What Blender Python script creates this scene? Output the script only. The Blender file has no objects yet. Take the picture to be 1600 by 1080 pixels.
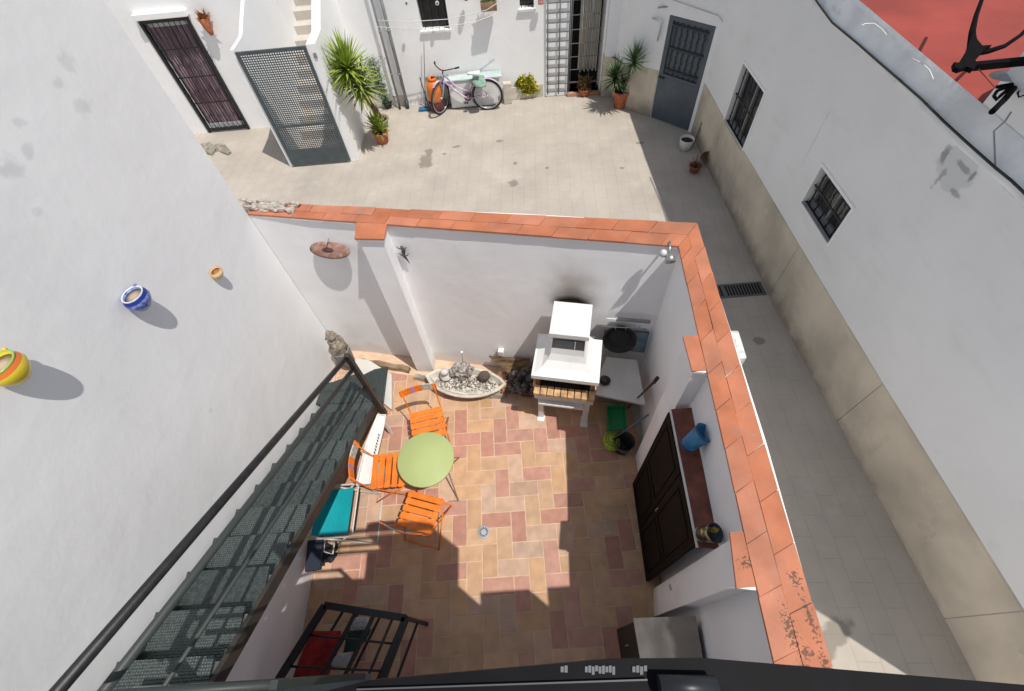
import bpy, bmesh, math, random
from mathutils import Vector, Matrix
random.seed(7)
SC = bpy.context.scene
COL = SC.collection
# ---------------------------------------------------------------- camera
F = 719.17; NX, NY = 853.42, 1027.73; HC = 5.34; TH = .0529
_n = Vector((NX-800, NY-540, F)).normalized()
_r = Vector((1, 0, 0)); _r = (_r-_n*_r.dot(_n)).normalized()
_f = _r.cross(_n)
if _f.y > 0: _f = -_f
CX = (_r*math.cos(TH)+_f*math.sin(TH)); CY = (-_r*math.sin(TH)+_f*math.cos(TH)); CZ = -_n
cam_d = bpy.data.cameras.new('camera'); cam = bpy.data.objects.new('camera', cam_d); COL.objects.link(cam)
cam_d.sensor_width = 36; cam_d.lens = F/1600*36; cam_d.clip_start = .02; cam_d.clip_end = 500
M = Matrix(((CX.x, -CX.y, -CX.z), (CY.x, -CY.y, -CY.z), (CZ.x, -CZ.y, -CZ.z)))
cam.matrix_world = Matrix.Translation((0, 0, HC)) @ M.to_4x4()
SC.camera = cam
# ---------------------------------------------------------------- sky, sun
SUN = Vector((.345, -.285, 1)).normalized()
w = bpy.data.worlds.new('World'); SC.world = w; w.use_nodes = True
nt = w.node_tree; bg = nt.nodes['Background']
sky = nt.nodes.new('ShaderNodeTexSky'); sky.sky_type = 'NISHITA'; sky.sun_disc = False
sky.sun_elevation = math.asin(SUN.z); sky.sun_rotation = math.atan2(SUN.x, SUN.y)
hs = nt.nodes.new('ShaderNodeHueSaturation'); hs.inputs['Saturation'].default_value = .55   # bright hazy noon, whitish sky
nt.links.new(sky.outputs[0], hs.inputs['Color']); nt.links.new(hs.outputs[0], bg.inputs[0]); bg.inputs[1].default_value = .10
sl = bpy.data.lights.new('sun', 'SUN'); sl.energy = 3.5; sl.angle = math.radians(.5); sl.color = (1, .95, .88)
so = bpy.data.objects.new('sun', sl); COL.objects.link(so)
so.rotation_euler = SUN.to_track_quat('Z', 'Y').to_euler()
SC.view_settings.view_transform = 'Standard'; SC.view_settings.look = 'None'
SC.view_settings.exposure = 0.10; SC.view_settings.gamma = 1
# ---------------------------------------------------------------- measuring helpers: a point of the photograph on a known plane of the place
def _ray(px, py): return Vector((px-800, py-540, F))
def W(px, py, z=0.0):
    v = _ray(px, py); v = v*((HC-z)/v.dot(_n)); return Vector((v.dot(CX), v.dot(CY), z))
def WX(px, py, x):
    v = _ray(px, py); t = x/v.dot(CX); return Vector((x, t*v.dot(CY), HC+t*v.dot(CZ)))
def WY(px, py, y):
    v = _ray(px, py); t = y/v.dot(CY); return Vector((t*v.dot(CX), y, HC+t*v.dot(CZ)))
# ---------------------------------------------------------------- materials
def _nd(nt, t, **k):
    n = nt.nodes.new(t)
    for a, b in k.items(): setattr(n, a, b)
    return n
MATS = {}
def mat(name, col, rough=.7, var=.12, scale=4.0, bump=0.0, bscale=40.0, metal=0.0, spec=.4, col2=None, detail=5, coat=0, stretch=None):
    if name in MATS: return MATS[name]
    m = bpy.data.materials.new(name); m.use_nodes = True; nt = m.node_tree; b = nt.nodes['Principled BSDF']
    b.inputs['Roughness'].default_value = rough; b.inputs['Metallic'].default_value = metal
    b.inputs['Specular IOR Level'].default_value = spec; b.inputs['Coat Weight'].default_value = coat
    g = _nd(nt, 'ShaderNodeNewGeometry')
    vec = g.outputs['Position']
    if stretch:
        mp = _nd(nt, 'ShaderNodeMapping'); mp.inputs['Scale'].default_value = stretch
        nt.links.new(vec, mp.inputs[0]); vec = mp.outputs[0]
    n = _nd(nt, 'ShaderNodeTexNoise'); n.inputs['Scale'].default_value = scale; n.inputs['Detail'].default_value = detail
    nt.links.new(vec, n.inputs['Vector'])
    mx = _nd(nt, 'ShaderNodeMix', data_type='RGBA')
    c2 = col2 if col2 else tuple(c*(1-var) for c in col)
    c1 = col if col2 else tuple(min(1, c*(1+var*.5)) for c in col)
    mr = _nd(nt, 'ShaderNodeMapRange'); mr.inputs[1].default_value = .35; mr.inputs[2].default_value = .65
    nt.links.new(n.outputs[0], mr.inputs[0]); nt.links.new(mr.outputs[0], mx.inputs[0])
    mx.inputs[6].default_value = (*c1, 1); mx.inputs[7].default_value = (*c2, 1)
    nt.links.new(mx.outputs[2], b.inputs['Base Color'])
    if bump:
        n2 = _nd(nt, 'ShaderNodeTexNoise'); n2.inputs['Scale'].default_value = bscale; n2.inputs['Detail'].default_value = 6
        nt.links.new(vec, n2.inputs['Vector'])
        bp = _nd(nt, 'ShaderNodeBump'); bp.inputs['Strength'].default_value = bump; bp.inputs['Distance'].default_value = .01
        nt.links.new(n2.outputs[0], bp.inputs['Height']); nt.links.new(bp.outputs[0], b.inputs['Normal'])
    m['mix'] = mx.name; MATS[name] = m
    return m
def overlay(m, col, fac_socket_builder):
    """paint a second colour where a mask says so (stains with a shape of their own)"""
    nt = m.node_tree; b = nt.nodes['Principled BSDF']
    old = b.inputs['Base Color'].links[0].from_socket
    mx = _nd(nt, 'ShaderNodeMix', data_type='RGBA')
    nt.links.new(old, mx.inputs[6]); mx.inputs[7].default_value = (*col, 1)
    nt.links.new(fac_socket_builder(nt), mx.inputs[0]); nt.links.new(mx.outputs[2], b.inputs['Base Color'])
def blob_mask(centre, radii, rotz=0, edge=(1.0, .3), noise=.5, nscale=6, gain=1.0):
    def f(nt):
        g = _nd(nt, 'ShaderNodeNewGeometry')
        sb = _nd(nt, 'ShaderNodeVectorMath', operation='SUBTRACT'); sb.inputs[1].default_value = centre
        nt.links.new(g.outputs['Position'], sb.inputs[0])
        rt = _nd(nt, 'ShaderNodeVectorRotate', rotation_type='Z_AXIS'); rt.inputs['Angle'].default_value = -rotz
        nt.links.new(sb.outputs[0], rt.inputs[0])
        ml = _nd(nt, 'ShaderNodeVectorMath', operation='MULTIPLY'); ml.inputs[1].default_value = [1/r for r in radii]
        nt.links.new(rt.outputs[0], ml.inputs[0])
        ln = _nd(nt, 'ShaderNodeVectorMath', operation='LENGTH'); nt.links.new(ml.outputs[0], ln.inputs[0])
        n = _nd(nt, 'ShaderNodeTexNoise'); n.inputs['Scale'].default_value = nscale; n.inputs['Detail'].default_value = 6
        nt.links.new(g.outputs['Position'], n.inputs['Vector'])
        a = _nd(nt, 'ShaderNodeMath', operation='MULTIPLY_ADD'); a.inputs[1].default_value = noise*2; a.inputs[2].default_value = -noise
        nt.links.new(n.outputs[0], a.inputs[0])
        s = _nd(nt, 'ShaderNodeMath', operation='ADD'); nt.links.new(a.outputs[0], s.inputs[0]); nt.links.new(ln.outputs['Value'], s.inputs[1])
        mr = _nd(nt, 'ShaderNodeMapRange', interpolation_type='SMOOTHSTEP'); mr.inputs[1].default_value = edge[0]; mr.inputs[2].default_value = edge[1]
        mr.inputs[3].default_value = 0; mr.inputs[4].default_value = gain
        nt.links.new(s.outputs[0], mr.inputs[0]); return mr.outputs[0]
    return f
def noise_mask(scale, lo, hi, gain=1, stretch=(1, 1, 1)):
    def f(nt):
        g = _nd(nt, 'ShaderNodeNewGeometry'); mp = _nd(nt, 'ShaderNodeMapping'); mp.inputs['Scale'].default_value = stretch
        nt.links.new(g.outputs['Position'], mp.inputs[0])
        n = _nd(nt, 'ShaderNodeTexNoise'); n.inputs['Scale'].default_value = scale; n.inputs['Detail'].default_value = 8; n.inputs['Roughness'].default_value = .65
        nt.links.new(mp.outputs[0], n.inputs['Vector'])
        mr = _nd(nt, 'ShaderNodeMapRange'); mr.inputs[1].default_value = lo; mr.inputs[2].default_value = hi; mr.inputs[4].default_value = gain
        nt.links.new(n.outputs[0], mr.inputs[0]); return mr.outputs[0]
    return f
def island_var(m, lo=.82, hi=1.12, sat=0):
    """every separate piece of the mesh gets a slightly different shade"""
    nt = m.node_tree; b = nt.nodes['Principled BSDF']; old = b.inputs['Base Color'].links[0].from_socket
    g = _nd(nt, 'ShaderNodeNewGeometry'); mr = _nd(nt, 'ShaderNodeMapRange'); mr.inputs[3].default_value = lo; mr.inputs[4].default_value = hi
    nt.links.new(g.outputs['Random Per Island'], mr.inputs[0])
    h = _nd(nt, 'ShaderNodeHueSaturation'); nt.links.new(old, h.inputs['Color']); nt.links.new(mr.outputs[0], h.inputs['Value'])
    mr2 = _nd(nt, 'ShaderNodeMapRange'); mr2.inputs[3].default_value = 1-sat; mr2.inputs[4].default_value = 1+sat
    wn = _nd(nt, 'ShaderNodeTexWhiteNoise', noise_dimensions='1D'); nt.links.new(g.outputs['Random Per Island'], wn.inputs['W']); nt.links.new(wn.outputs['Value'], mr2.inputs[0])
    nt.links.new(mr2.outputs[0], h.inputs['Saturation']); nt.links.new(h.outputs[0], b.inputs['Base Color'])
def z_band_mask(z0, z1, gain=1, noise=.1, nscale=3):
    """1 below z0 fading to 0 at z1"""
    def f(nt):
        g = _nd(nt, 'ShaderNodeNewGeometry'); sp = _nd(nt, 'ShaderNodeSeparateXYZ'); nt.links.new(g.outputs['Position'], sp.inputs[0])
        n = _nd(nt, 'ShaderNodeTexNoise'); n.inputs['Scale'].default_value = nscale; n.inputs['Detail'].default_value = 6
        nt.links.new(g.outputs['Position'], n.inputs['Vector'])
        a = _nd(nt, 'ShaderNodeMath', operation='MULTIPLY_ADD'); a.inputs[1].default_value = noise*2; a.inputs[2].default_value = -noise
        nt.links.new(n.outputs[0], a.inputs[0])
        s = _nd(nt, 'ShaderNodeMath', operation='ADD'); nt.links.new(a.outputs[0], s.inputs[0]); nt.links.new(sp.outputs[2], s.inputs[1])
        mr = _nd(nt, 'ShaderNodeMapRange'); mr.inputs[1].default_value = z1; mr.inputs[2].default_value = z0
        mr.inputs[3].default_value = 0; mr.inputs[4].default_value = gain
        nt.links.new(s.outputs[0], mr.inputs[0]); return mr.outputs[0]
    return f
# ---------------------------------------------------------------- mesh helpers
def BM(): return bmesh.new()
def box(bm, c, s, rz=0, ry=0, rx=0, mi=0, bev=0):
    m = Matrix.Translation(c) @ Matrix.Rotation(rz, 4, 'Z') @ Matrix.Rotation(ry, 4, 'Y') @ Matrix.Rotation(rx, 4, 'X') @ Matrix.Diagonal((*s, 1))
    r = bmesh.ops.create_cube(bm, size=1, matrix=m)
    fs = set(f for v in r['verts'] for f in v.link_faces)
    for f in fs: f.material_index = mi
    if bev:
        es = list(set(e for f in fs for e in f.edges))
        q = bmesh.ops.bevel(bm, geom=es, offset=bev, segments=2, affect='EDGES', profile=.5)
        for f in q['faces']: f.material_index = mi
    return r['verts']
def prism(bm, pts, z0, z1, mi=0):
    """pts: list of (x,y); z1 may be list"""
    n = len(pts)
    za = z0 if isinstance(z0, (list, tuple)) else [z0]*n
    zb = z1 if isinstance(z1, (list, tuple)) else [z1]*n
    a = [bm.verts.new((p[0], p[1], za[i])) for i, p in enumerate(pts)]
    b = [bm.verts.new((p[0], p[1], zb[i])) for i, p in enumerate(pts)]
    fs = [bm.faces.new(a[::-1]), bm.faces.new(b)]
    for i in range(n):
        j = (i+1) % n; fs.append(bm.faces.new((a[i], a[j], b[j], b[i])))
    for f in fs: f.material_index = mi
    return fs
def loft(bm, A, B, mi=0):
    a = [bm.verts.new(p) for p in A]; b = [bm.verts.new(p) for p in B]; n = len(a)
    fs = [bm.faces.new(a[::-1]), bm.faces.new(b)]
    for i in range(n):
        j = (i+1) % n; fs.append(bm.faces.new((a[i], a[j], b[j], b[i])))
    for f in fs: f.material_index = mi
def quad(bm, pts, mi=0):
    f = bm.faces.new([bm.verts.new(p) for p in pts]); f.material_index = mi; return f
def tube(bm, pts, r, seg=8, mi=0, closed=False, caps=True):
    pts = [Vector(p) for p in pts]; n = len(pts)
    rs = r if isinstance(r, (list, tuple)) else [r]*n
    rings = []; up = None
    for i, p in enumerate(pts):
        if closed: d = pts[(i+1) % n]-pts[i-1]
        else: d = (pts[min(i+1, n-1)]-pts[max(i-1, 0)])
        if d.length < 1e-9: d = Vector((0, 0, 1))
        d.normalize()
        if up is None:
            up = Vector((0, 0, 1)) if abs(d.z) < .9 else Vector((1, 0, 0))
        s = d.cross(up)
        if s.length < 1e-6: s = d.cross(Vector((1, 0, 0)))
        s.normalize(); up = s.cross(d).normalized()
        rings.append([bm.verts.new(p+(s*math.cos(2*math.pi*k/seg)+up*math.sin(2*math.pi*k/seg))*rs[i]) for k in range(seg)])
    m = n if closed else n-1
    for i in range(m):
        a = rings[i]; b = rings[(i+1) % n]
        for k in range(seg):
            f = bm.faces.new((a[k], a[(k+1) % seg], b[(k+1) % seg], b[k])); f.material_index = mi; f.smooth = True
    if not closed and caps:
        for q in (rings[0][::-1], rings[-1]):
            f = bm.faces.new(q); f.material_index = mi
def bar(bm, a, b, wd, ht=None, mi=0):
    """rectangular bar from a to b"""
    a = Vector(a); b = Vector(b); ht = ht or wd; d = b-a; L = d.length; d.normalize()
    up = Vector((0, 0, 1)) if abs(d.z) < .95 else Vector((0, 1, 0))
    s = d.cross(up).normalized(); u = s.cross(d)
    m = Matrix((s, d, u)).transposed().to_4x4(); m.translation = (a+b)/2
    r = bmesh.ops.create_cube(bm, size=1, matrix=m @ Matrix.Diagonal((wd, L, ht, 1)))
    for v in r['verts']:
        for f in v.link_faces: f.material_index = mi
def lathe(bm, prof, c=(0, 0, 0), seg=24, mi=0, m=None, cap_bottom=True, smooth=True, ang=2*math.pi):
    c = Vector(c); rings = []
    for r, z in prof:
        ring = []
        for k in range(seg):
            a = ang*k/seg; p = Vector((r*math.cos(a), r*math.sin(a), z))
            if m: p = m @ p
            ring.append(bm.verts.new(c+p))
        rings.append(ring)
    for i in range(len(rings)-1):
        for k in range(seg):
            f = bm.faces.new((rings[i][k], rings[i][(k+1) % seg], rings[i+1][(k+1) % seg], rings[i+1][k])); f.smooth = smooth; f.material_index = mi
    if cap_bottom:
        f = bm.faces.new(rings[0][::-1]); f.material_index = mi
        f = bm.faces.new(rings[-1]); f.material_index = mi
def lathe_open(bm, prof, c=(0, 0, 0), seg=24, mi=0, m=None):
    """profile from the outside bottom up over the rim and down to the inside: closed at both ends"""
    lathe(bm, prof, c, seg, mi, m, True)
def holewall(bm, A, B, z0, z1, holes, T, mi=0, extra_u=()):
    """upright wall, front face along A->B (plan), thickness T to the LEFT of A->B; holes = (u0,u1,za,zb)"""
    A = Vector(A); B = Vector(B); L = (B-A).length; d = (B-A)/L; nrm = Vector((-d.y, d.x))
    us = sorted(set([0, L]+[h[0] for h in holes]+[h[1] for h in holes]+list(extra_u))); zs = sorted(set([z0, z1]+[h[2] for h in holes]+[h[3] for h in holes]))
    us = [u for u in us if -1e-6 <= u <= L+1e-6]; zs = [z for z in zs if z0-1e-6 <= z <= z1+1e-6]
    def solid(i, j):
        if i < 0 or j < 0 or i >= len(us)-1 or j >= len(zs)-1: return False
        u = (us[i]+us[i+1])/2; z = (zs[j]+zs[j+1])/2
        return not any(h[0] < u < h[1] and h[2] < z < h[3] for h in holes)
    def P(u, z, t): q = A+d*u+nrm*t; return (q.x, q.y, z)
    for i in range(len(us)-1):
        for j in range(len(zs)-1):
            if not solid(i, j): continue
            u, v, a, b = us[i], us[i+1], zs[j], zs[j+1]
            quad(bm, [P(u, a, 0), P(v, a, 0), P(v, b, 0), P(u, b, 0)], mi)
            quad(bm, [P(v, a, T), P(u, a, T), P(u, b, T), P(v, b, T)], mi)
            if not solid(i-1, j): quad(bm, [P(u, a, T), P(u, a, 0), P(u, b, 0), P(u, b, T)], mi)
            if not solid(i+1, j): quad(bm, [P(v, a, 0), P(v, a, T), P(v, b, T), P(v, b, 0)], mi)
            if not solid(i, j-1): quad(bm, [P(u, a, T), P(v, a, T), P(v, a, 0), P(u, a, 0)], mi)
            if not solid(i, j+1): quad(bm, [P(u, b, 0), P(v, b, 0), P(v, b, T), P(u, b, T)], mi)
    bmesh.ops.remove_doubles(bm, verts=bm.verts, dist=1e-5)
def blade(bm, base, dirv, L, wd, droop=.3, segs=4, mi=0, fold=.25):
    """a tapered leaf blade"""
    base = Vector(base); d = Vector(dirv).normalized()
    s = d.cross(Vector((0, 0, 1)))
    if s.length < 1e-3: s = Vector((1, 0, 0))
    s.normalize(); p = base.copy(); prev = None; cur = d.copy()
    for i in range(segs+1):
        t = i/segs; ww = wd*(.55+.9*t if t < .35 else 1.0-(t-.35)/.65*.97)/2
        up = s.cross(cur).normalized()
        a = bm.verts.new(p-s*ww); c = bm.verts.new(p-up*ww*fold); b = bm.verts.new(p+s*ww)
        if prev:
            for q in ((prev[0], prev[1], c, a), (prev[1], prev[2], b, c)):
                f = bm.faces.new(q); f.material_index = mi
        prev = (a, c, b); p = p+cur*(L/segs); cur = (cur+Vector((0, 0, -droop/segs))).normalized()
# ---------------------------------------------------------------- objects
def _link(o, parent):
    COL.objects.link(o)
    if parent: o.parent = parent
def root_of(o):
    while o.parent: o = o.parent
    return o
def part(name, bm, m, parent=None, world=True, smooth=False, recalc=True, label=None, kind=None):
    if recalc: bmesh.ops.recalc_face_normals(bm, faces=bm.faces)
    if smooth:
        for f in bm.faces: f.smooth = True
    if parent and world: bmesh.ops.translate(bm, verts=bm.verts, vec=-root_of(parent).location)
    me = bpy.data.meshes.new(name); bm.to_mesh(me); bm.free()
    for x in (m if isinstance(m, (list, tuple)) else [m]): me.materials.append(x)
    o = bpy.data.objects.new(name, me); _link(o, parent)
    if label: o['label'] = label
    if kind: o['kind'] = kind
    return o
def thing(name, label, cat, loc=(0, 0, 0), rz=0, group=None):
    o = bpy.data.objects.new(name, None); o.empty_display_size = .1; COL.objects.link(o)
    o.location = loc; o.rotation_euler = (0, 0, rz); o['label'] = label; o['category'] = cat
    if group: o['group'] = group
    return o
def solo(name, bm, m, label, cat, group=None, **k):
    o = part(name, bm, m, **k); o['label'] = label; o['category'] = cat
    if group: o['group'] = group
    return o
def struct(name, bm, m, **k):
    o = part(name, bm, m, **k); o['kind'] = 'structure'; return o
def copy_tree(o, parent=None):
    c = o.copy(); COL.objects.link(c)
    if parent: c.parent = parent
    for ch in list(o.children): copy_tree(ch, c)
    return c
def offset_poly(pts, d):
    """shrink a CCW polygon by d (miter)"""
    n = len(pts); out = []
    for i in range(n):
        p0, p1, p2 = Vector(pts[i-1][:2]), Vector(pts[i][:2]), Vector(pts[(i+1) % n][:2])
        a = (p1-p0).normalized(); b = (p2-p1).normalized()
        na = Vector((-a.y, a.x)); nb = Vector((-b.y, b.x)); m = (na+nb)
        k = m.dot(na)
        if abs(k) < .2: out.append(tuple(p1+na*d)); continue
        out.append(tuple(p1+m*(d/k)))
    return out
# ---------------------------------------------------------------- material library
WHITE = mat('whitewash', (.92, .92, .92), rough=.85, var=.05, scale=1.3, bump=.35, bscale=9, spec=.15)
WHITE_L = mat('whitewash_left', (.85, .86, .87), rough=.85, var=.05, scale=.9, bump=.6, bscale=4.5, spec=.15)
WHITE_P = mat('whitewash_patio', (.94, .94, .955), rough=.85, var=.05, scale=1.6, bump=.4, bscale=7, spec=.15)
WHITE_A = mat('whitewash_alley', (.86, .87, .88), rough=.85, var=.05, scale=1.0, bump=.3, bscale=8, spec=.15)
BEIGE = mat('beige_plinth_paint', (.60, .54, .44), rough=.8, var=.22, scale=1.6, bump=.3, bscale=10, spec=.2)
overlay(BEIGE, (.25, .20, .14), noise_mask(2.2, .6, .8, .55, (1, 1, .5)))
overlay_later = 1
BLACK = mat('black_iron', (.018, .018, .02), rough=.45, var=.3, scale=20, spec=.4, bump=.1)
DKGREY = mat('grey_green_metal', (.035, .045, .045), rough=.45, var=.3, scale=12, spec=.5, bump=.15, bscale=60)
ZINC = mat('zinc_pipe', (.30, .31, .32), rough=.5, var=.2, scale=8, metal=.3)
DARK = mat('dark_interior', (.012, .011, .01), rough=.9, var=.2)
TERRA = mat('terracotta_pot_clay', (.50, .17, .085), rough=.85, var=.25, scale=14, bump=.2)
SOIL = mat('potting_soil', (.05, .035, .025), rough=1, var=.5, scale=60, bump=1, bscale=90)
GLAZE_W = mat('white_ceramic', (.75, .74, .72), rough=.3, var=.06)
STONE_W = mat('white_concrete', (.78, .78, .77), rough=.6, var=.05, scale=5, bump=.12)
MARBLE = mat('pale_stone_top', (.62, .60, .57), rough=.35, var=.08, scale=5)
BRICK = mat('fire_brick_clay', (.55, .30, .15), rough=.9, var=.4, scale=18, bump=.4)
SOOT = mat('soot_black', (.02, .016, .013), rough=.95, var=.4, scale=20, bump=.5)
WOODD = mat('old_dark_wood', (.10, .055, .03), rough=.8, var=.5, scale=6, bump=.5, bscale=30, stretch=(1, 1, 6))
BROWN_DOOR = mat('dark_brown_doors', (.008, .005, .004), rough=.75, var=.35, scale=7, bump=.2, spec=.12)
ORANGE = mat('orange_paint', (.85, .21, .02), rough=.5, var=.2, scale=12, bump=.15)
LIME = mat('lime_green_paint', (.41, .48, .20), rough=.6, var=.04, scale=4)
CHROME = mat('brushed_tube', (.45, .45, .45), rough=.35, var=.1, metal=.7)
WPLAST = mat('white_plastic', (.76, .76, .74), rough=.45, var=.06, scale=8)
TEAL = mat('teal_fabric', (.0, .33, .38), rough=.8, var=.1, scale=6, bump=.2, bscale=200)
# ================================================================ SETTING
# far ground
bm = BM(); quad(bm, [(-150, -150, -.35), (150, -150, -.35), (150, 150, -.35), (-150, 150, -.35)])
struct('ground', bm, mat('bare_ground', (.35, .33, .30), rough=1))
# yard paving: grey-beige slabs, the alley climbs gently towards the camera
def brick_mat(name, c1, c2, mortar, bw, bh, ms, rz=0, rough=.75, loc=(0, 0, 0)):
    m = bpy.data.materials.new(name); m.use_nodes = True; nt = m.node_tree; b = nt.nodes['Principled BSDF']
    g = _nd(nt, 'ShaderNodeNewGeometry'); mp = _nd(nt, 'ShaderNodeMapping'); mp.inputs['Rotation'].default_value = (0, 0, rz); mp.inputs['Location'].default_value = loc
    nt.links.new(g.outputs['Position'], mp.inputs[0])
    # slight wobble so that the joints are not ruler-straight
    n0 = _nd(nt, 'ShaderNodeTexNoise'); n0.inputs['Scale'].default_value = 3; nt.links.new(g.outputs['Position'], n0.inputs['Vector'])
    vm = _nd(nt, 'ShaderNodeVectorMath', operation='MULTIPLY_ADD'); vm.inputs[1].default_value = (.03, .03, 0)
    nt.links.new(n0.outputs['Color'], vm.inputs[0]); nt.links.new(mp.outputs[0], vm.inputs[2])
    br = _nd(nt, 'ShaderNodeTexBrick'); br.inputs['Scale'].default_value = 1; br.inputs['Brick Width'].default_value = bw; br.inputs['Row Height'].default_value = bh
    br.inputs['Mortar Size'].default_value = ms; br.inputs['Mortar Smooth'].default_value = .2; br.inputs['Bias'].default_value = 0
    br.inputs['Color1'].default_value = (*c1, 1); br.inputs['Color2'].default_value = (*c2, 1); br.inputs['Mortar'].default_value = (*mortar, 1)
    nt.links.new(vm.outputs[0], br.inputs['Vector'])
    n = _nd(nt, 'ShaderNodeTexNoise'); n.inputs['Scale'].default_value = 1.1; n.inputs['Detail'].default_value = 9; n.inputs['Roughness'].default_value = .65
    nt.links.new(g.outputs['Position'], n.inputs['Vector'])
    mr = _nd(nt, 'ShaderNodeMapRange'); mr.inputs[1].default_value = .35; mr.inputs[2].default_value = .7; mr.inputs[3].default_value = 1.06; mr.inputs[4].default_value = .84
    nt.links.new(n.outputs[0], mr.inputs[0])
    ml = _nd(nt, 'ShaderNodeVectorMath', operation='SCALE'); nt.links.new(br.outputs[0], ml.inputs[0]); nt.links.new(mr.outputs[0], ml.inputs['Scale'])
    nt.links.new(ml.outputs[0], b.inputs['Base Color']); b.inputs['Roughness'].default_value = rough; b.inputs['Specular IOR Level'].default_value = .25
    bp = _nd(nt, 'ShaderNodeBump'); bp.inputs['Strength'].default_value = .35; bp.inputs['Distance'].default_value = .003
    n2 = _nd(nt, 'ShaderNodeTexNoise'); n2.inputs['Scale'].default_value = 50; nt.links.new(g.outputs['Position'], n2.inputs['Vector'])
    ad = _nd(nt, 'ShaderNodeMath', operation='SUBTRACT'); nt.links.new(n2.outputs[0], ad.inputs[0]); nt.links.new(br.outputs['Fac'], ad.inputs[1])
    nt.links.new(ad.outputs[0], bp.inputs['Height']); nt.links.new(bp.outputs[0], b.inputs['Normal'])
    return m
PAVE = brick_mat('yard_paving_slabs', (.475, .428, .37), (.465, .42, .365), (.42, .38, .33), .42, .21, .006, rz=math.radians(94))
for (x, y, rx, ry, a) in [(665, 252, .16, .30, .0), (670, 237, .10, .12, .3), (803, 286, .12, .12, 0), (694, 240, .05, .05, 0), (713, 229, .10, .05, .2), (805, 255, .05, .05, .4),
                          (855, 262, .04, .04, 0), (780, 220, .08, .05, 0), (972, 262, .05, .04, 0), (999, 223, .1, .05, 0), (1275, 1000, .35, .12, .6), (333, 232, .3, .2, .1), (1185, 535, .09, .09, 0)]:
    p = W(x, y, 0); overlay(PAVE, (.20, .18, .15), blob_mask((p.x, p.y, 0), (rx, ry, 5), a, edge=(1.0, .6), noise=.6, nscale=9, gain=.75))
overlay(PAVE, (.27, .25, .21), noise_mask(9, .66, .74, .6))
overlay(PAVE, (.38, .33, .265), noise_mask(.9, .55, .78, .35))
overlay(PAVE, (.62, .58, .53), noise_mask(2.1, .56, .75, .45))
def ground_z(x, y):
    s = max(0, min(1, (x-1.35)/.25)); return -.006+s*max(0, min(.27, (3.9-y)*.068))
bm = BM(); xs = [-16+i*.5 for i in range(49)]; xs = sorted(set(xs+[1.35, 1.45, 1.6])); ys = [-8+i*.5 for i in range(53)]
vv = {}
for x in xs:
    for y in ys: vv[x, y] = bm.verts.new((x, y, ground_z(x, y)))
for i in range(len(xs)-1):
    for j in range(len(ys)-1): bm.faces.new((vv[xs[i], ys[j]], vv[xs[i+1], ys[j]], vv[xs[i+1], ys[j+1]], vv[xs[i], ys[j+1]]))
struct('yard_paving', bm, PAVE)

# patio outline (coping edge), z = 2.45
CT = 2.45
inner = [(-2.63, 3.80), (-2.059, 3.669), (W(556, 352, CT).x, 3.80-.231*(W(556, 352, CT).x+2.62)), W(553, 373, CT)[:2], W(600, 374, CT)[:2], W(605, 350, CT)[:2],
         W(1060, 385, CT)[:2], W(1081, 522, CT)[:2], W(1067, 525, CT)[:2], W(1082, 580, CT)[:2], W(1108, 582, CT)[:2], W(1160, 828, CT)[:2],
         W(1140, 831, CT)[:2], W(1150, 920, CT)[:2], W(1185, 924, CT)[:2], W(1210, 1035, CT)[:2], (1.0, -1.6)]
for i_ in (7, 10, 11, 14, 15):
    q_ = inner[i_]; c_ = inner[6]; inner[i_] = Vector((c_[0]+(1.0-c_[0])*(c_[1]-q_[1])/(c_[1]+1.6), q_[1]))
outer = [(1.31, -1.6), W(1300, 1040, CT)[:2], W(1200, 690, CT)[:2], W(1090, 348, CT)[:2], W(820, 332, CT)[:2], W(460, 318, CT)[:2], (-2.62, 3.99)]
ring = [tuple(p) for p in inner+outer]
area = sum(ring[i][0]*ring[(i+1) % len(ring)][1]-ring[(i+1) % len(ring)][0]*ring[i][1] for i in range(len(ring)))
if area < 0: ring = ring[::-1]
ring_w = offset_poly(ring, .028); ring_w = [((-2.7 if q[0] < -2.55 and q[1] > 3 else q[0]), q[1]) for q in ring_w]
pw = thing('patio_wall', 'white patio wall with jutting piers, topped by a terracotta tile coping', 'wall', (0, 3.3, 0))
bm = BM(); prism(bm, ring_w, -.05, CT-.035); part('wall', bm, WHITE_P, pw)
bm = BM(); prism(bm, offset_poly(ring, .006), CT-.035, CT-.012)
part('coping_bed', bm, WHITE, pw)
# soot over the barbecue chimney
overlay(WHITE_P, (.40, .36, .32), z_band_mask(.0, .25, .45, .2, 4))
overlay(WHITE_P, (.72, .73, .75), noise_mask(3.5, .6, .72, .25, (1, 1, .35)))
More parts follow.
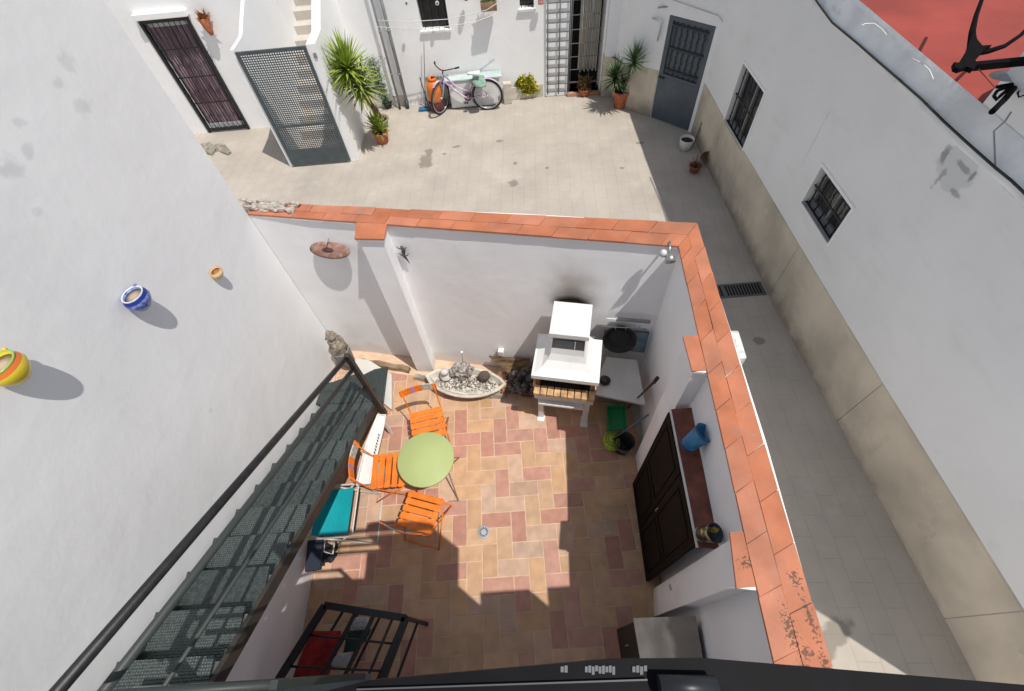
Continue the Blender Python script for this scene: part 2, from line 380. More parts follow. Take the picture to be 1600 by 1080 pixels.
# the terracotta tiles of the coping, clipped to its outline
COPE = mat('terracotta_coping_tile', (.50, .185, .10), rough=.7, var=.18, scale=5, bump=.3, bscale=30)
overlay(COPE, (.66, .42, .30), noise_mask(14, .66, .74, .4))
for (a, b, rx, ry) in [(1243, 905, .05, .07), (1235, 985, .05, .17), (1265, 965, .035, .2), (1165, 880, .05, .05), (1262, 1020, .05, .05), (1290, 1040, .04, .1)]:
    p = W(a, b, CT); overlay(COPE, (.12, .06, .04), blob_mask(tuple(p), (rx, ry, 1), 0, edge=(.42, .30), noise=1.9, nscale=62, gain=.85))
overlay(COPE, (.74, .66, .58), noise_mask(48, .70, .735, .8))
island_var(COPE, .90, 1.06, .05)
overlay(COPE, (.30, .22, .18), noise_mask(3.5, .56, .80, .55))
overlay(COPE, (.16, .10, .07), noise_mask(30, .66, .74, .55))
def clip_convex(poly, clip):
    out = poly
    n = len(clip)
    for i in range(n):
        a = Vector(clip[i]); b = Vector(clip[(i+1) % n]); e = b-a; res = []
        for j in range(len(out)):
            p = Vector(out[j]); q = Vector(out[(j+1) % len(out)])
            sp_ = e.x*(p.y-a.y)-e.y*(p.x-a.x); sq = e.x*(q.y-a.y)-e.y*(q.x-a.x)
            if sp_ >= 0: res.append(tuple(p))
            if (sp_ >= 0) != (sq >= 0): t = sp_/(sp_-sq); res.append(tuple(p+(q-p)*t))
        out = res
        if len(out) < 3: return []
    return out
bm = BM()
def tile_run(O0, O1, I1, I0, nt_, rows=(.0, .52, 1.0), g=.002, jit=.25):
    """quad O0 O1 I1 I0 (outer edge, inner edge) split into rows of tiles"""
    O0, O1, I1, I0 = [Vector(p) for p in (O0, O1, I1, I0)]
    for r in range(len(rows)-1):
        n = nt_ if r == 0 else nt_+1
        cuts = [0]+[(k+ (0 if r == 0 else -.45)+random.uniform(-.1, .1)*jit)/(n if r == 0 else n-1+.001) for k in range(1, n)]+[1]
        for k in range(len(cuts)-1):
            def Q(u, v): return (O0.lerp(O1, u)).lerp(I0.lerp(I1, u), v)
            L = (O1-O0).length; Wd = (I0-O0).length
            gu = g/L; gv = g/Wd; u0, u1 = cuts[k]+gu, cuts[k+1]-gu; v0, v1 = rows[r]+gv, rows[r+1]-gv
            if u1 <= u0: continue
            q = [Q(u0, v0), Q(u1, v0), Q(u1, v1), Q(u0, v1)]; q = [v_+Vector((random.uniform(-.0022, .0022), random.uniform(-.0022, .0022))) for v_ in q]; dz = random.uniform(-.003, .003)
            prism(bm, [(p.x, p.y) for p in q], CT-.018, CT+dz)
I = [Vector(p) for p in inner]; O = [Vector(p) for p in outer]
O_L = O[6]; O_b = O[5]; O_m = O[4]; O_c = O[3]; O_r = O[2]; O_e = O[1]; O_n = O[0]
I_c = I[6]
ipL = Vector(W(553, 340, CT)[:2])
tile_run(O_L, O_c, I_c, Vector((-2.62, 3.80)), 13)
# pier over the back wall
tile_run(I[2].lerp(I[5], 0), I[5], I[4], I[3], 1, rows=(0, 1))
# right wall
s1 = Vector((I[15].x, I[15].y))
tile_run(O_c, O_n, I[16]+Vector((0, 0)), I_c, 16, rows=(0, .5, 1.0))
# piers on the right wall
def inner_line(y):  # inner edge of the straight wall strip from I_c to I[16]
    t = (y-I_c.y)/(I[16].y-I_c.y); return I_c.lerp(I[16], t)
tile_run(inner_line(I[8].y), inner_line(I[9].y), I[9], I[8], 1, rows=(0, 1))
tile_run(inner_line(I[12].y), inner_line(I[13].y), I[13], I[12], 1, rows=(0, 1))
part('coping', bm, COPE, pw)
# patio floor: grout bed and herringbone tiles
pat = [(-2.62, -1.6), (1.2, -1.6), (1.2, .2), (1.16, .9), (1.22, 1.6), (1.35, 2.9), (-1.18, 3.5), (-1.5, 3.55), (-2.62, 3.85)]
bm = BM(); prism(bm, pat, -.05, .001)
GROUT = mat('pale_grout', (.66, .47, .34), rough=.9, var=.15, scale=8, bump=.2)
struct('patio_floor', bm, GROUT)
TILEM = [mat('patio_tile_pink', (.50, .265, .20), rough=.55, var=.14, scale=9, bump=.15, spec=.3),
         mat('patio_tile_tan', (.56, .355, .215), rough=.55, var=.14, scale=7, bump=.15, spec=.3),
         mat('patio_tile_sand', (.54, .365, .265), rough=.55, var=.14, scale=8, bump=.15, spec=.3)]
for m_ in TILEM:
    island_var(m_, .88, 1.08, .06); overlay(m_, (.34, .22, .16), noise_mask(2.5, .58, .8, .25)); overlay(m_, (.62, .50, .42), noise_mask(16, .64, .74, .25))
U = .165; o0 = W(709.7, 678.3, 0)
pink = {(0, 0), (2, 0), (3, -1), (3, 1), (4, 0), (6, 0), (3, 3), (5, 3), (-1, 5), (2, 6), (4, 6), (6, 6), (6, 8), (-1, 1), (-5, -1), (7, -1), (7, 5), (6, 10), (0, 6)}
known = [(i, j) for i in range(-1, 8) for j in range(-1, 9)]
bm = BM()
for i in range(-16, 15):
    for j in range(-14, 24):
        k = (i+j) % 4
        if k == 0: w_, h_ = 2, 1
        elif k == 2: w_, h_ = 1, 2
        else: continue
        x0 = o0.x+i*U; y1 = o0.y-j*U; g = .0062
        poly = [(x0+g, y1-h_*U+g), (x0+w_*U-g, y1-h_*U+g), (x0+w_*U-g, y1-g), (x0+g, y1-g)]
        poly = clip_convex(poly, [(-2.6, -1.58), (1.32, -1.58), (1.32, 2.62), (-2.6, 3.52)])
        if len(poly) < 3: continue
        if (i, j) in pink: mi = 0
        elif (i, j) in known: mi = random.choice([1, 1, 2])
        else: mi = random.choice([0, 1, 1, 2, 1, 0, 1])
        prism(bm, poly, -.01, .0055+random.uniform(0, .0012), mi)
struct('patio_tiles', bm, TILEM)
# drain in the patio floor
c = W(756, 832, 0); t = thing('floor_drain', 'small round grey drain set in the patio tiles', 'drain', (c.x, c.y, .006))
bm = BM(); lathe(bm, [(.068, 0), (.068, .006), (.060, .009), (.001, .010)], c=(c.x, c.y, .006), seg=28); part('cover', bm, mat('drain_grey', (.42, .45, .50), rough=.5), t)
bm = BM()
for k in range(16):
    a = k*math.pi/8; box(bm, (c.x+.042*math.cos(a), c.y+.042*math.sin(a), .0175), (.022, .007, .003), rz=a)
part('slots', bm, DARK, t)

# ================================================================ LEFT: tall white house wall
LX = -2.62
lw = thing('house_wall', 'tall white plastered house wall with three small pots hung on it', 'wall', (LX, 2, 0))
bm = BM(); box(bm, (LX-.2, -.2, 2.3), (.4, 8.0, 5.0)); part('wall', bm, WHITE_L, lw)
overlay(WHITE_L, (.68, .69, .70), noise_mask(2.1, .62, .8, .25))
overlay(WHITE_L, (.55, .55, .54), noise_mask(11, .70, .78, .35))
for (a_, b_, r_, g_) in ((15, 262, .10, .5), (45, 235, .06, .4), (130, 165, .10, .35), (105, 95, .09, .35), (30, 190, .05, .35), (330, 640, .03, .3), (90, 130, .05, .4), (60, 330, .04, .3)):
    q_ = WX(a_, b_, LX); overlay(WHITE_L, (.52, .53, .54), blob_mask(tuple(q_), (.5, r_, r_*.7), 0, edge=(1, .3), noise=1.0, nscale=13, gain=g_))
# low wall under the stairs
bm = BM()
pts = [(-1.7, 2.2-.1), (0.1, 1.90), (2.2, .45), (2.2, 0), (-1.7, 0)]
v1 = [(LX+.005, p[0], p[1]) for p in pts]; v2 = [(-2.43, p[0], p[1]) for p in pts]
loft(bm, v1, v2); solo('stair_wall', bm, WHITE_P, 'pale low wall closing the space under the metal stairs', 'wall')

# ================================================================ RIGHT: alley house
AX = 3.65
ah = thing('alley_house', 'white alley house with beige plinth, two barred windows and red roof terrace', 'house', (AX, 3, 0))
wins = [(6.33, 7.19, .90, 1.80), (3.80, 4.54, 1.36, 1.86)]
bm = BM(); Y0 = -.75
# wall front faces -x : run from far to near so that the left side is +x
A = (AX, 8.36); B = (AX, Y0)
holes = [(8.36-w_[1], 8.36-w_[0], w_[2], w_[3]) for w_ in wins]
holewall(bm, A, B, -.1, 3.0, holes, .22)
part('wall', bm, WHITE_A, ah)
overlay(WHITE_A, (.45, .48, .49), noise_mask(1.3, .64, .8, .35, (1, .6, 1)))
pt = WX(1495, 265, AX)
overlay(WHITE_A, (.52, .55, .56), blob_mask(tuple(pt), (.5, .24, .17), 0, edge=(1, .8), noise=.5, nscale=7, gain=.45))
for (a_, b_, ry_, rz_, g_) in ((1478, 240, .05, .10, .7), (1505, 262, .11, .03, .6), (1468, 278, .03, .12, .5), (1490, 300, .10, .025, .6), (1520, 275, .02, .07, .7)):
    overlay(WHITE_A, (.20, .22, .22), blob_mask(tuple(WX(a_, b_, AX)), (.5, ry_, rz_), 0, edge=(1, .4), noise=1.1, nscale=16, gain=g_))
overlay(WHITE_A, (.30, .33, .33), blob_mask(tuple(WX(1520, 238, AX)), (.5, 2.6, .035), 0, edge=(1, .3), noise=1.0, nscale=7, gain=.5))
overlay(WHITE_A, (.50, .52, .52), blob_mask(tuple(WX(1275, 215, AX)), (.5, .012, .45), 0, edge=(1, .5), noise=.7, nscale=12, gain=.5))
overlay(WHITE_A, (.66, .66, .63), noise_mask(3.2, .55, .75, .35, (1, .35, 1.4)))
# beige plinth, slightly proud, its top falls away from the camera
bm = BM(); segs = [(8.36, .93), (7.2, .915), (6.2, .93), (4.17, .955), (2.12, 1.0), (.1, 1.075), (Y0, 1.09)]
for k in range(len(segs)-1):
    (ya, za), (yb, zb) = segs[k], segs[k+1]; x0, x1 = AX-.014, AX
    loft(bm, [(x0, ya-.004, -.1), (x0, yb+.004, -.1), (x0, yb+.004, zb), (x0, ya-.004, za)], [(x1, ya-.004, -.1), (x1, yb+.004, -.1), (x1, yb+.004, zb+.01), (x1, ya-.004, za+.01)])
# cut where window 1 dips under the line: the window sill sits on top
part('plinth', bm, BEIGE, ah)
overlay(BEIGE, (.22, .18, .13), z_band_mask(.02, .30, .75, .22, 5))
overlay(BEIGE, (.74, .70, .62), noise_mask(5, .60, .70, .4, (1, 1, 2)))
overlay(BEIGE, (.26, .20, .13), noise_mask(7, .66, .74, .7, (1, 1, .35)))
# sloped dirty ledge under the terrace, wall cap
LEDGE = mat('dirty_cement_ledge', (.86, .88, .88), rough=.9, var=.15, scale=2.5, bump=.7, bscale=12)
overlay(LEDGE, (.20, .21, .19), noise_mask(3.5, .58, .76, .6, (1, .5, 1)))
bm = BM()
yy = [8.2-k*.35 for k in range(27)]; yy = [y for y in yy if y > Y0]+[Y0]
for k in range(len(yy)-1):
    a, b = yy[k], yy[k+1]; j1 = .012*math.sin(k*2.1)+.01*math.sin(k*5.3); j2 = .012*math.sin((k+1)*2.1)+.01*math.sin((k+1)*5.3)
    loft(bm, [(AX-.018, a, 2.985+j1), (3.70, a, 3.185), (3.712, a, 3.215), (3.712, a, 2.9), (AX-.018, a, 2.965+j1)], [(AX-.018, b, 2.985+j2), (3.70, b, 3.185), (3.712, b, 3.215), (3.712, b, 2.9), (AX-.018, b, 2.965+j2)])
part('ledge', bm, LEDGE, ah)
bm = BM(); quad(bm, [(3.735, 3.3, 3.10), (9, 3.3, 3.10), (9, 9.5, 3.10), (3.735, 9.5, 3.10)])
RED = mat('red_terrace_paint', (.33, .06, .045), rough=.75, var=.22, scale=1.5, bump=.2)
overlay(RED, (.50, .30, .18), noise_mask(12, .70, .76, .6))
part('terrace_floor', bm, RED, ah)
bm = BM()  # worn orange upstand at the terrace edge
loft(bm, [(3.713, 3.372, 3.0), (3.90, 3.372, 3.0), (3.90, 3.372, 3.104), (3.713, 3.372, 3.205)], [(3.713, 8.3, 3.0), (3.90, 8.3, 3.0), (3.90, 8.3, 3.104), (3.713, 8.3, 3.205)])
part('upstand', bm, mat('worn_orange_edge', (.46, .20, .09), rough=.9, var=.4, scale=9, col2=(.22, .19, .13)), ah)
bm = BM(); pts = [(3.716, 3.37), (9.0, 3.37), (9.0, Y0+.01), (3.716, Y0+.01)]
prism(bm, pts, 2.99, 3.95); part('roof_block', bm, WHITE_A, ah)
bm = BM(); prism(bm, [(3.90, -.7), (9, -.7), (9, 9.4), (4.3, 9.4), (3.90, 8.2)], 0, 3.05); part('inner_mass', bm, DARK, ah)
# cables along the ledge
def cable(name, pxs, x, r, m, label, z_off=0):
    bm = BM(); tube(bm, [WX(a, b, x)+Vector((0, 0, z_off)) for a, b in pxs], r, 6); return solo(name, bm, m, label, 'cable')
cable('wall_cable', [(1262, -20), (1278, 5), (1300, 35), (1340, 68), (1372, 96), (1400, 120), (1440, 155), (1475, 190), (1510, 222), (1555, 262), (1580, 282), (1625, 325)], AX-.035, .010,
      mat('black_cable', (.03, .035, .035), rough=.6), 'black cable running under the whole ledge of the alley house')
bm = BM(); pts = [W(a, b, 3.19) for a, b in [(1346, 40), (1352, 37), (1366, 37), (1378, 46), (1385, 55)]]; tube(bm, pts, .005, 6)
solo('loose_cable', bm, WPLAST, 'short white cable end lying on the ledge, farther from the lamp', 'cable')
bm = BM(); pts = [W(a, b, 3.19) for a, b in [(1425, 92), (1440, 99), (1452, 110), (1458, 124)]]; tube(bm, pts, .006, 6)
solo('loose_cable', bm, WPLAST, 'white cable end lying on the ledge, nearer the lamp', 'cable')
bm = BM(); pts = [WX(a, b, AX-.03) for a, b in [(1555, 262), (1554, 235), (1553, 205), (1570, 190), (1580, 175)]]; tube(bm, pts, .006, 6)
solo('hanging_wire', bm, ZINC, 'thin grey wire hanging off the black wall cable beside the white roof block', 'wire')
# windows with bars
def barred_window(y0, y1, z0, z1, nb, nh):
    bm = BM(); xg = AX+.14
    quad(bm, [(xg, y0, z0), (xg, y1, z0), (xg, y1, z1), (xg, y0, z1)])
    quad(bm, [(xg+.03, y0-.1, z0-.1), (xg+.03, y1+.1, z0-.1), (xg+.03, y1+.1, z1+.1), (xg+.03, y0-.1, z1+.1)])
    wnd = part('window', bm, mat('window_glass_dark', (.05, .055, .06), rough=.12, var=.3, scale=3, spec=.6), ah, recalc=False)
    bm = BM(); fr = .035
    for (a, b) in [((xg-.02, y0+fr/2, z0), (xg-.02, y0+fr/2, z1)), ((xg-.02, y1-fr/2, z0), (xg-.02, y1-fr/2, z1)), ((xg-.02, y0+fr, z0+fr/2), (xg-.02, y1-fr, z0+fr/2)), ((xg-.02, y0+fr, z1-fr/2), (xg-.02, y1-fr, z1-fr/2)), ((xg-.02, (y0+y1)/2, z0+fr), (xg-.02, (y0+y1)/2, z1-fr))]:
        bar(bm, a, b, fr, .03)
    part('frame', bm, mat('grey_window_frame', (.30, .31, .31), rough=.5), wnd)
    bm = BM(); xb = AX+.035
    for k in range(nb):
        y = y0+(k+.5)*(y1-y0)/nb; tube(bm, [(xb, y, z0), (xb, y, z1)], .009, 6)
        for q in range(3):   # wavy fittings of the grille
            zc = z0+(q+.5)*(z1-z0)/3; tube(bm, [(xb, y+.022*math.sin(t_*math.pi*2), zc-.06+t_*.12) for t_ in [0, .25, .5, .75, 1]], .007, 5)
    for k in range(nh):
        z = z0+(k+1)*(z1-z0)/(nh+1); bar(bm, (xb, y0, z), (xb, y1, z), .014, .022)
    bar(bm, (xb, y0+.01, z0+.012), (xb, y1-.01, z0+.012), .02); bar(bm, (xb, y0+.01, z1-.012), (xb, y1-.01, z1-.012), .02)
    part('grille', bm, BLACK, wnd)
    bm = BM(); box(bm, (AX+.06, (y0+y1)/2, z0+.006), (.158, y1-y0-.004, .012)); part('sill', bm, mat('grey_sill', (.38, .38, .38), rough=.8), wnd)
    bm = BM()   # raised white surround
    e = .035
    for c_, s_ in [((AX-.006, y0-e/2, (z0+z1)/2), (.012, e, z1-z0+2*e)), ((AX-.006, y1+e/2, (z0+z1)/2), (.012, e, z1-z0+2*e)), ((AX-.006, (y0+y1)/2, z1+e/2), (.012, y1-y0, e))]:
        box(bm, c_, s_)
    part('surround', bm, WHITE, wnd)
barred_window(*wins[0], 6, 1); barred_window(*wins[1], 5, 1)
# near part of the alley house is lower, light comes in over it
# diagonal corner with the grey metal door
D0 = W(1020, 180, 0); D1 = W(1075, 205, 0); Cc = Vector((2.50, 9.50, 0)); Cn = Vector((AX, 8.36, 0))
bm = BM(); d = (Cn-Cc); L = d.length; dn = d/L
u0 = (D0-Cc).dot(dn); u1 = (D1-Cc).dot(dn); u1 = min(u1, L-.03)
holewall(bm, (Cc.x, Cc.y), (Cn.x, Cn.y), -.05, 3.2, [(u0, u1, -.04, 1.82)], .25)
part('corner_wall', bm, WHITE_A, ah)
def along(u, off=0, z=0):
    nrm = Vector((-dn.y, dn.x, 0)); return Cc+dn*u+nrm*off+Vector((0, 0, z))
bm = BM()
a, b = along(0, -.014), along(u0-.01, -.014); a2, b2 = along(0, -.001), along(u0-.01, -.001)
loft(bm, [(a.x, a.y, -.05), (b.x, b.y, -.05), (b.x, b.y, .90), (a.x, a.y, .85)], [(a2.x, a2.y, -.05), (b2.x, b2.y, -.05), (b2.x, b2.y, .90), (a2.x, a2.y, .85)])
part('corner_plinth', bm, BEIGE, ah)
DOORM = mat('slate_grey_door_paint', (.075, .10, .125), rough=.4, var=.15, scale=4, spec=.5)
dm = along((u0+u1)/2, .03); ang = math.atan2(dn.y, dn.x); wd = u1-u0
bm = BM(); box(bm, (dm.x, dm.y, .41), (wd-.02, .05, .80), rz=ang, bev=.006)
for s_ in (-1, 1): p = along((u0+u1)/2+s_*(wd/2-.045), .03); box(bm, (p.x, p.y, 1.31), (.07, .05, 1.0), rz=ang)
for z in (.84, 1.78): box(bm, (dm.x, dm.y, z), (wd-.16, .046, .06), rz=ang)
p = along((u0+u1)/2, .05); box(bm, (p.x, p.y, 1.31), (wd-.16, .008, .90), rz=ang)
dr = part('door', bm, DOORM, ah)
bm = BM()
for k in range(6):
    u = u0+.10+(k+.5)*(wd-.2)/6; q = along(u, .018)
    tube(bm, [(q.x, q.y, .87), (q.x, q.y, 1.75)], .007, 6)
    for zc in (1.0, 1.15, 1.3, 1.45, 1.6):
        pts = [along(u+.018*math.sin(t_*2*math.pi), .018, zc-.07+.14*t_) for t_ in (0, .25, .5, .75, 1)]; tube(bm, pts, .006, 5)
for z in (.95, 1.32, 1.68): a, b = along(u0+.08, .016, z), along(u1-.08, .016, z); bar(bm, a, b, .012, .03)
part('grille', bm, mat('dark_slate_bars', (.03, .04, .05), rough=.5), dr)
bm = BM(); q = along(u0+.07, -.01, .80); box(bm, q, (.12, .02, .03), rz=ang); part('handle', bm, BLACK, dr)
# cornered white pillar between the two doors, with its beige foot
bm = BM(); prism(bm, [(2.14, 9.97), (2.36, 9.93), (2.505, 9.50), (2.75, 9.72), (2.4, 10.6), (2.14, 10.6)], .0, 3.2)
part('corner_pillar', bm, WHITE_A, ah)
bm = BM(); prism(bm, [(2.128, 9.958), (2.37, 9.915), (2.498, 9.52), (2.3, 10.0), (2.128, 10.2)], -.05, .80); part('pillar_foot', bm, BEIGE, ah)
# ================================================================ FAR: courtyard house
FA = Vector((-3.0, 10.39)); FB = Vector((2.14, 10.14))
fh = thing('courtyard_house', 'white house front across the yard with small windows and a curtained doorway', 'house', (-.5, 10.3, 0))
fd = (FB-FA).normalized(); FL = (FB-FA).length
def fu(px, py):
    p = WY(px, py, 10.27); return (Vector((p.x, p.y))-FA).dot(fd), p.z
uw0, _ = fu(655, 30); uw1, _ = fu(700, 30); zw0 = 1.43
ud0, _ = fu(888, 60); ud1 = FL-.03
us0, _ = fu(812, 5); us1, _ = fu(834, 5)
# A->B with thickness on the left (+y)
bm = BM(); holewall(bm, FA, FB, -.05, 3.3, [(uw0, uw1, 1.43, 2.1), (us0, us1, 1.68, 2.2), (ud0, ud1, .06, 2.15)], .35)
part('wall', bm, WHITE, fh)
def fp(u, off, z): n_ = Vector((-fd.y, fd.x)); q = FA+fd*u+n_*off; return Vector((q.x, q.y, z))
for (a, b, z0, z1) in [(uw0, uw1, 1.43, 2.1), (us0, us1, 1.68, 2.2)]:
    bm = BM(); quad(bm, [fp(a, .15, z0), fp(b, .15, z0), fp(b, .15, z1), fp(a, .15, z1)])
    wn = part('window', bm, mat('window_dark', (.02, .02, .022), rough=.2, var=.3), fh, recalc=False)
    bm = BM()
    for k in range(4):
        u = a+(k+.5)*(b-a)/4; tube(bm, [fp(u, .05, z0), fp(u, .05, z1)], .008, 6)
    part('bars', bm, BLACK, wn)
    bm = BM(); box(bm, fp((a+b)/2, -.01, z0-.02), (b-a+.06, .06, .035), rz=math.atan2(fd.y, fd.x)); part('sill', bm, STONE_W, wn)
FTILE = mat('threshold_tiles', (.42, .17, .09), rough=.6, var=.4, scale=9, col2=(.5, .33, .22))
bm = BM(); q = fp((ud0+ud1)/2, .16, .03); box(bm, q, (ud1-ud0-.01, .5, .06), rz=math.atan2(fd.y, fd.x)); part('threshold', bm, FTILE, fh)
bm = BM(); quad(bm, [fp(ud0-.1, .55, 0), fp(ud1+.1, .55, 0), fp(ud1+.1, .55, 2.3), fp(ud0-.1, .55, 2.3)]); part('doorway', bm, DARK, fh, recalc=False)
# ladder-like open grille gate
g0, _ = fu(853, 60)
gt = bm = BM(); aG = fp(g0+.0, -.03, 0); ua, ub = g0, ud0+.02
for u in (ua+.03, (ua+ub)/2+.03, ub): tube(bm, [fp(u, -.04, .05), fp(u, -.04, 2.1)], .014, 6)
for k in range(13): z = .1+k*.165; bar(bm, fp(ua+.03, -.04, z), fp(ub, -.04, z), .016)
dg = part('door_grille', bm, mat('grey_grille', (.16, .17, .18), rough=.5, metal=.2), fh)
bm = BM()
for k in range(4): u = ud0+.06+k*(ud1-ud0-.12)/3; tube(bm, [fp(u, .03, .1), fp(u, .03, 2.1)], .008, 6)
for k in range(8): z = .25+k*.25; bar(bm, fp(ud0+.03, .03, z), fp(ud1-.03, .03, z), .012)
part('door_grille', bm, mat('grey_grille', (.1, .1, .1)), fh)
# curtain, pleated
bm = BM(); N = 60; prev = None
for k in range(N+1):
    u = ud0+.22+(ud1-ud0-.3)*k/N; off = .16+.035*math.sin(k*1.25)+.015*math.sin(k*3.1)
    a = bm.verts.new(fp(u, off, .42+.03*math.sin(k*.5))); b = bm.verts.new(fp(u, off*.9, 2.12))
    if prev: bm.faces.new((prev[0], a, b, prev[1]))
    prev = (a, b)
part('curtain', bm, mat('beige_curtain', (.60, .57, .50), rough=.9, var=.35, scale=3, stretch=(14, 14, .6)), fh, smooth=True, recalc=False)
# beige strip of dado at the foot
bm = BM(); loft(bm, [fp(.6, -.01, -.02), fp(.9, -.01, -.02), fp(.9, -.01, .22), fp(.6, -.01, .22)], [fp(.6, .0, -.02), fp(.9, .0, -.02), fp(.9, .0, .22), fp(.6, .0, .22)])
part('patch', bm, mat('bare_render', (.62, .60, .55), rough=.9), fh)

# ================================================================ LEFT FAR: house with the barred door, stair enclosure with mesh gate
LYW = 9.96
sh = thing('side_house', 'white house at the back left with a barred dark door under a small ledge', 'house', (-6, LYW, 0))
d0 = WY(328, 207, LYW); d1 = WY(391, 200, LYW); x0, x1 = d0.x, d1.x; zb = .0; zt = 2.15
bm = BM(); holewall(bm, (-14, LYW), (-4.42, LYW), -.05, 3.6, [(14+x0, 14+x1, zb+.02, zt)], .3); part('wall', bm, WHITE, sh)
bm = BM(); box(bm, ((x0+x1)/2+.02, LYW-.05, zt+.07), (x1-x0+.06, .12, .10), bev=.01); part('door_ledge', bm, WHITE, sh)
bm = BM(); fr = .05
for xx in (x0+fr/2, x1-fr/2): box(bm, (xx, LYW-.01, (zb+zt)/2), (fr, .07, zt-zb-.02))
for zz in (zb+.05, zt-.03): box(bm, ((x0+x1)/2, LYW-.008, zz), (x1-x0-2*fr, .06, fr))
dd = part('door', bm, BLACK, sh)
bm = BM()
for k in range(8): xx = x0+fr+(k+.5)*(x1-x0-2*fr)/8; tube(bm, [(xx, LYW+.0, zb+.07), (xx, LYW+.0, zt-.05)], .007, 6)
for zz in (.62, 1.13, 1.64): bar(bm, (x0+fr, LYW, zz), (x1-fr, LYW, zz), .012, .02)
part('bars', bm, BLACK, dd)
bm = BM(); N = 50; prev = None
for k in range(N+1):
    xx = x0+.04+(x1-x0-.08)*k/N; off = .10+.025*math.sin(k*1.6)+.012*math.sin(k*3.7)
    a = bm.verts.new((xx, LYW+off, .14)); b = bm.verts.new((xx, LYW+off, zt-.12))
    if prev: bm.faces.new((prev[0], a, b, prev[1]))
    prev = (a, b)
part('curtain', bm, mat('plum_curtain', (.10, .05, .065), rough=.8, var=.5, scale=3, stretch=(16, 1, .7), col2=(.36, .27, .31)), dd, smooth=True, recalc=False)
for zz in (.11, zt-.10):
    bm = BM(); box(bm, ((x0+x1)/2, LYW+.06, zz), (x1-x0-2*fr-.02, .008, .09)); part('glass_pane', bm, mat('pale_frosted_glass', (.55, .56, .58), rough=.2, var=.1), dd)
bm = BM(); quad(bm, [(x0-.1, LYW+.22, 0), (x1+.1, LYW+.22, 0), (x1+.1, LYW+.22, zt+.1), (x0-.1, LYW+.22, zt+.1)])
for k in range(8):
    for zz in (.10, zt-.08): pass
part('doorway', bm, mat('pale_dim_room', (.22, .21, .20)), sh, recalc=False)
# enclosure
G0 = W(460, 262, 0); G1 = W(548, 250, 0)
se = thing('stair_enclosure', 'white walled outside stairs behind a grey mesh gate', 'stairs', ((G0.x+G1.x)/2, G0.y, 0))
xL0, xL1 = G0.x-.03, G0.x+.10; xR0, xR1 = G1.x-.10, G1.x+.17; yF = (G0.y+G1.y)/2
def parapet(xa, xb, ylen, zf, slope):
    bm_pts = [(yF, 0), (yF, zf), (yF+.5, zf), (yF+ylen, zf+slope), (yF+ylen, 0)]
    return [(xa, y, z) for y, z in bm_pts], [(xb, y, z) for y, z in bm_pts]
bm = BM()
a, b = parapet(xL0-.06, xL0+.0, 4.2, 2.14, 1.5); loft(bm, a, b)
a, b = parapet(xR1-.15, xR1, 4.2, 2.12, 1.7); loft(bm, a, b)
part('parapet', bm, WHITE, se)
bm = BM()
for k in range(13):
    box(bm, ((xL0+xR1-.15)/2, yF+.45+k*.28+.14+.5, (k+1)*.17/2+.0), (xR1-.15-xL0-.006, .28+ (1.0 if k == 12 else 0), (k+1)*.17))
part('steps', bm, mat('worn_step_stone', (.58, .54, .49), rough=.8, var=.15, scale=3, bump=.2), se)
# mesh gate: frame, perforated sheet made of thin strips, solid kick plate
GM = mat('gate_slate_paint', (.075, .095, .105), rough=.45, var=.15, scale=6)
ga, gb = Vector((xL0+.01, yF-.02, 0)), Vector((xR1-.155, yF-.02, 0)); gw = gb.x-ga.x
bm = BM(); f_ = .05
for xx in (ga.x+f_/2, gb.x-f_/2): box(bm, (xx, yF-.02, 1.08), (f_, .04, 2.06))
for zz, hh in ((.20, .32), (2.085, .05), (.83, .04)): box(bm, ((ga.x+gb.x)/2, yF-.02, zz), (gw-2*f_, .034, hh))
gg = part('gate', bm, GM, se)
bm = BM(); nx = 26; z0, z1 = .36, 2.06
for k in range(nx+1): xx = ga.x+f_+(gw-2*f_)*k/nx; box(bm, (xx, yF-.02, (z0+z1)/2), (.0155, .004, z1-z0))
nz = 46
for k in range(nz+1): zz = z0+(z1-z0)*k/nz; box(bm, ((ga.x+gb.x)/2, yF-.022, zz), (gw-2*f_, .004, .0155))
part('mesh_panel', bm, GM, gg)
bm = BM(); box(bm, (xR1-.06, yF-.005, 1.95), (.05, .02, .08)); part('latch', bm, ZINC, se)
# wall right of the enclosure joining to the far house, with a corner
bm = BM(); holewall(bm, (xR1, 10.46), (-2.4, 10.43), -.05, 3.4, [], .3)
solo('garden_wall', bm, WHITE, 'white wall behind the big yucca, next to the drainpipes', 'wall')
# pipes
def pipe(pxs, y, r, label, m=ZINC):
    bm = BM(); tube(bm, [WY(a, b, y) for a, b in pxs], r, 10)
    q = WY(*pxs[-1], y)
    for z in (.25, 1.1, 1.9): pass
    return solo('drainpipe', bm, m, label, 'pipe')
pa = W(638, 163, 0); pb = W(628, 160, 0)
for (p, r, lab, zt_) in ((pa, .035, 'grey drainpipe down the far wall, the thicker one ending in a dark shoe', 3.2), (pb+Vector((-.02, 0, 0)), .022, 'thin grey pipe beside the thicker drainpipe on the far wall', 3.2)):
    t = thing('drainpipe', lab, 'pipe', (p.x, 10.25, 0)); bm = BM(); tube(bm, [(p.x, 10.25, .14), (p.x, 10.25, zt_)], r, 12); part('pipe', bm, ZINC, t)
    bm = BM(); tube(bm, [(p.x, 10.25, .16), (p.x, 10.24, .05), (p.x+.0, 10.19, .01)], r*1.15, 10); part('shoe', bm, DKGREY, t)
    for z in (.7, 1.5): bm = BM(); lathe(bm, [(r*1.25, z), (r*1.25, z+.03)], c=(p.x, 10.25, 0), seg=12); part('bracket', bm, ZINC, t)
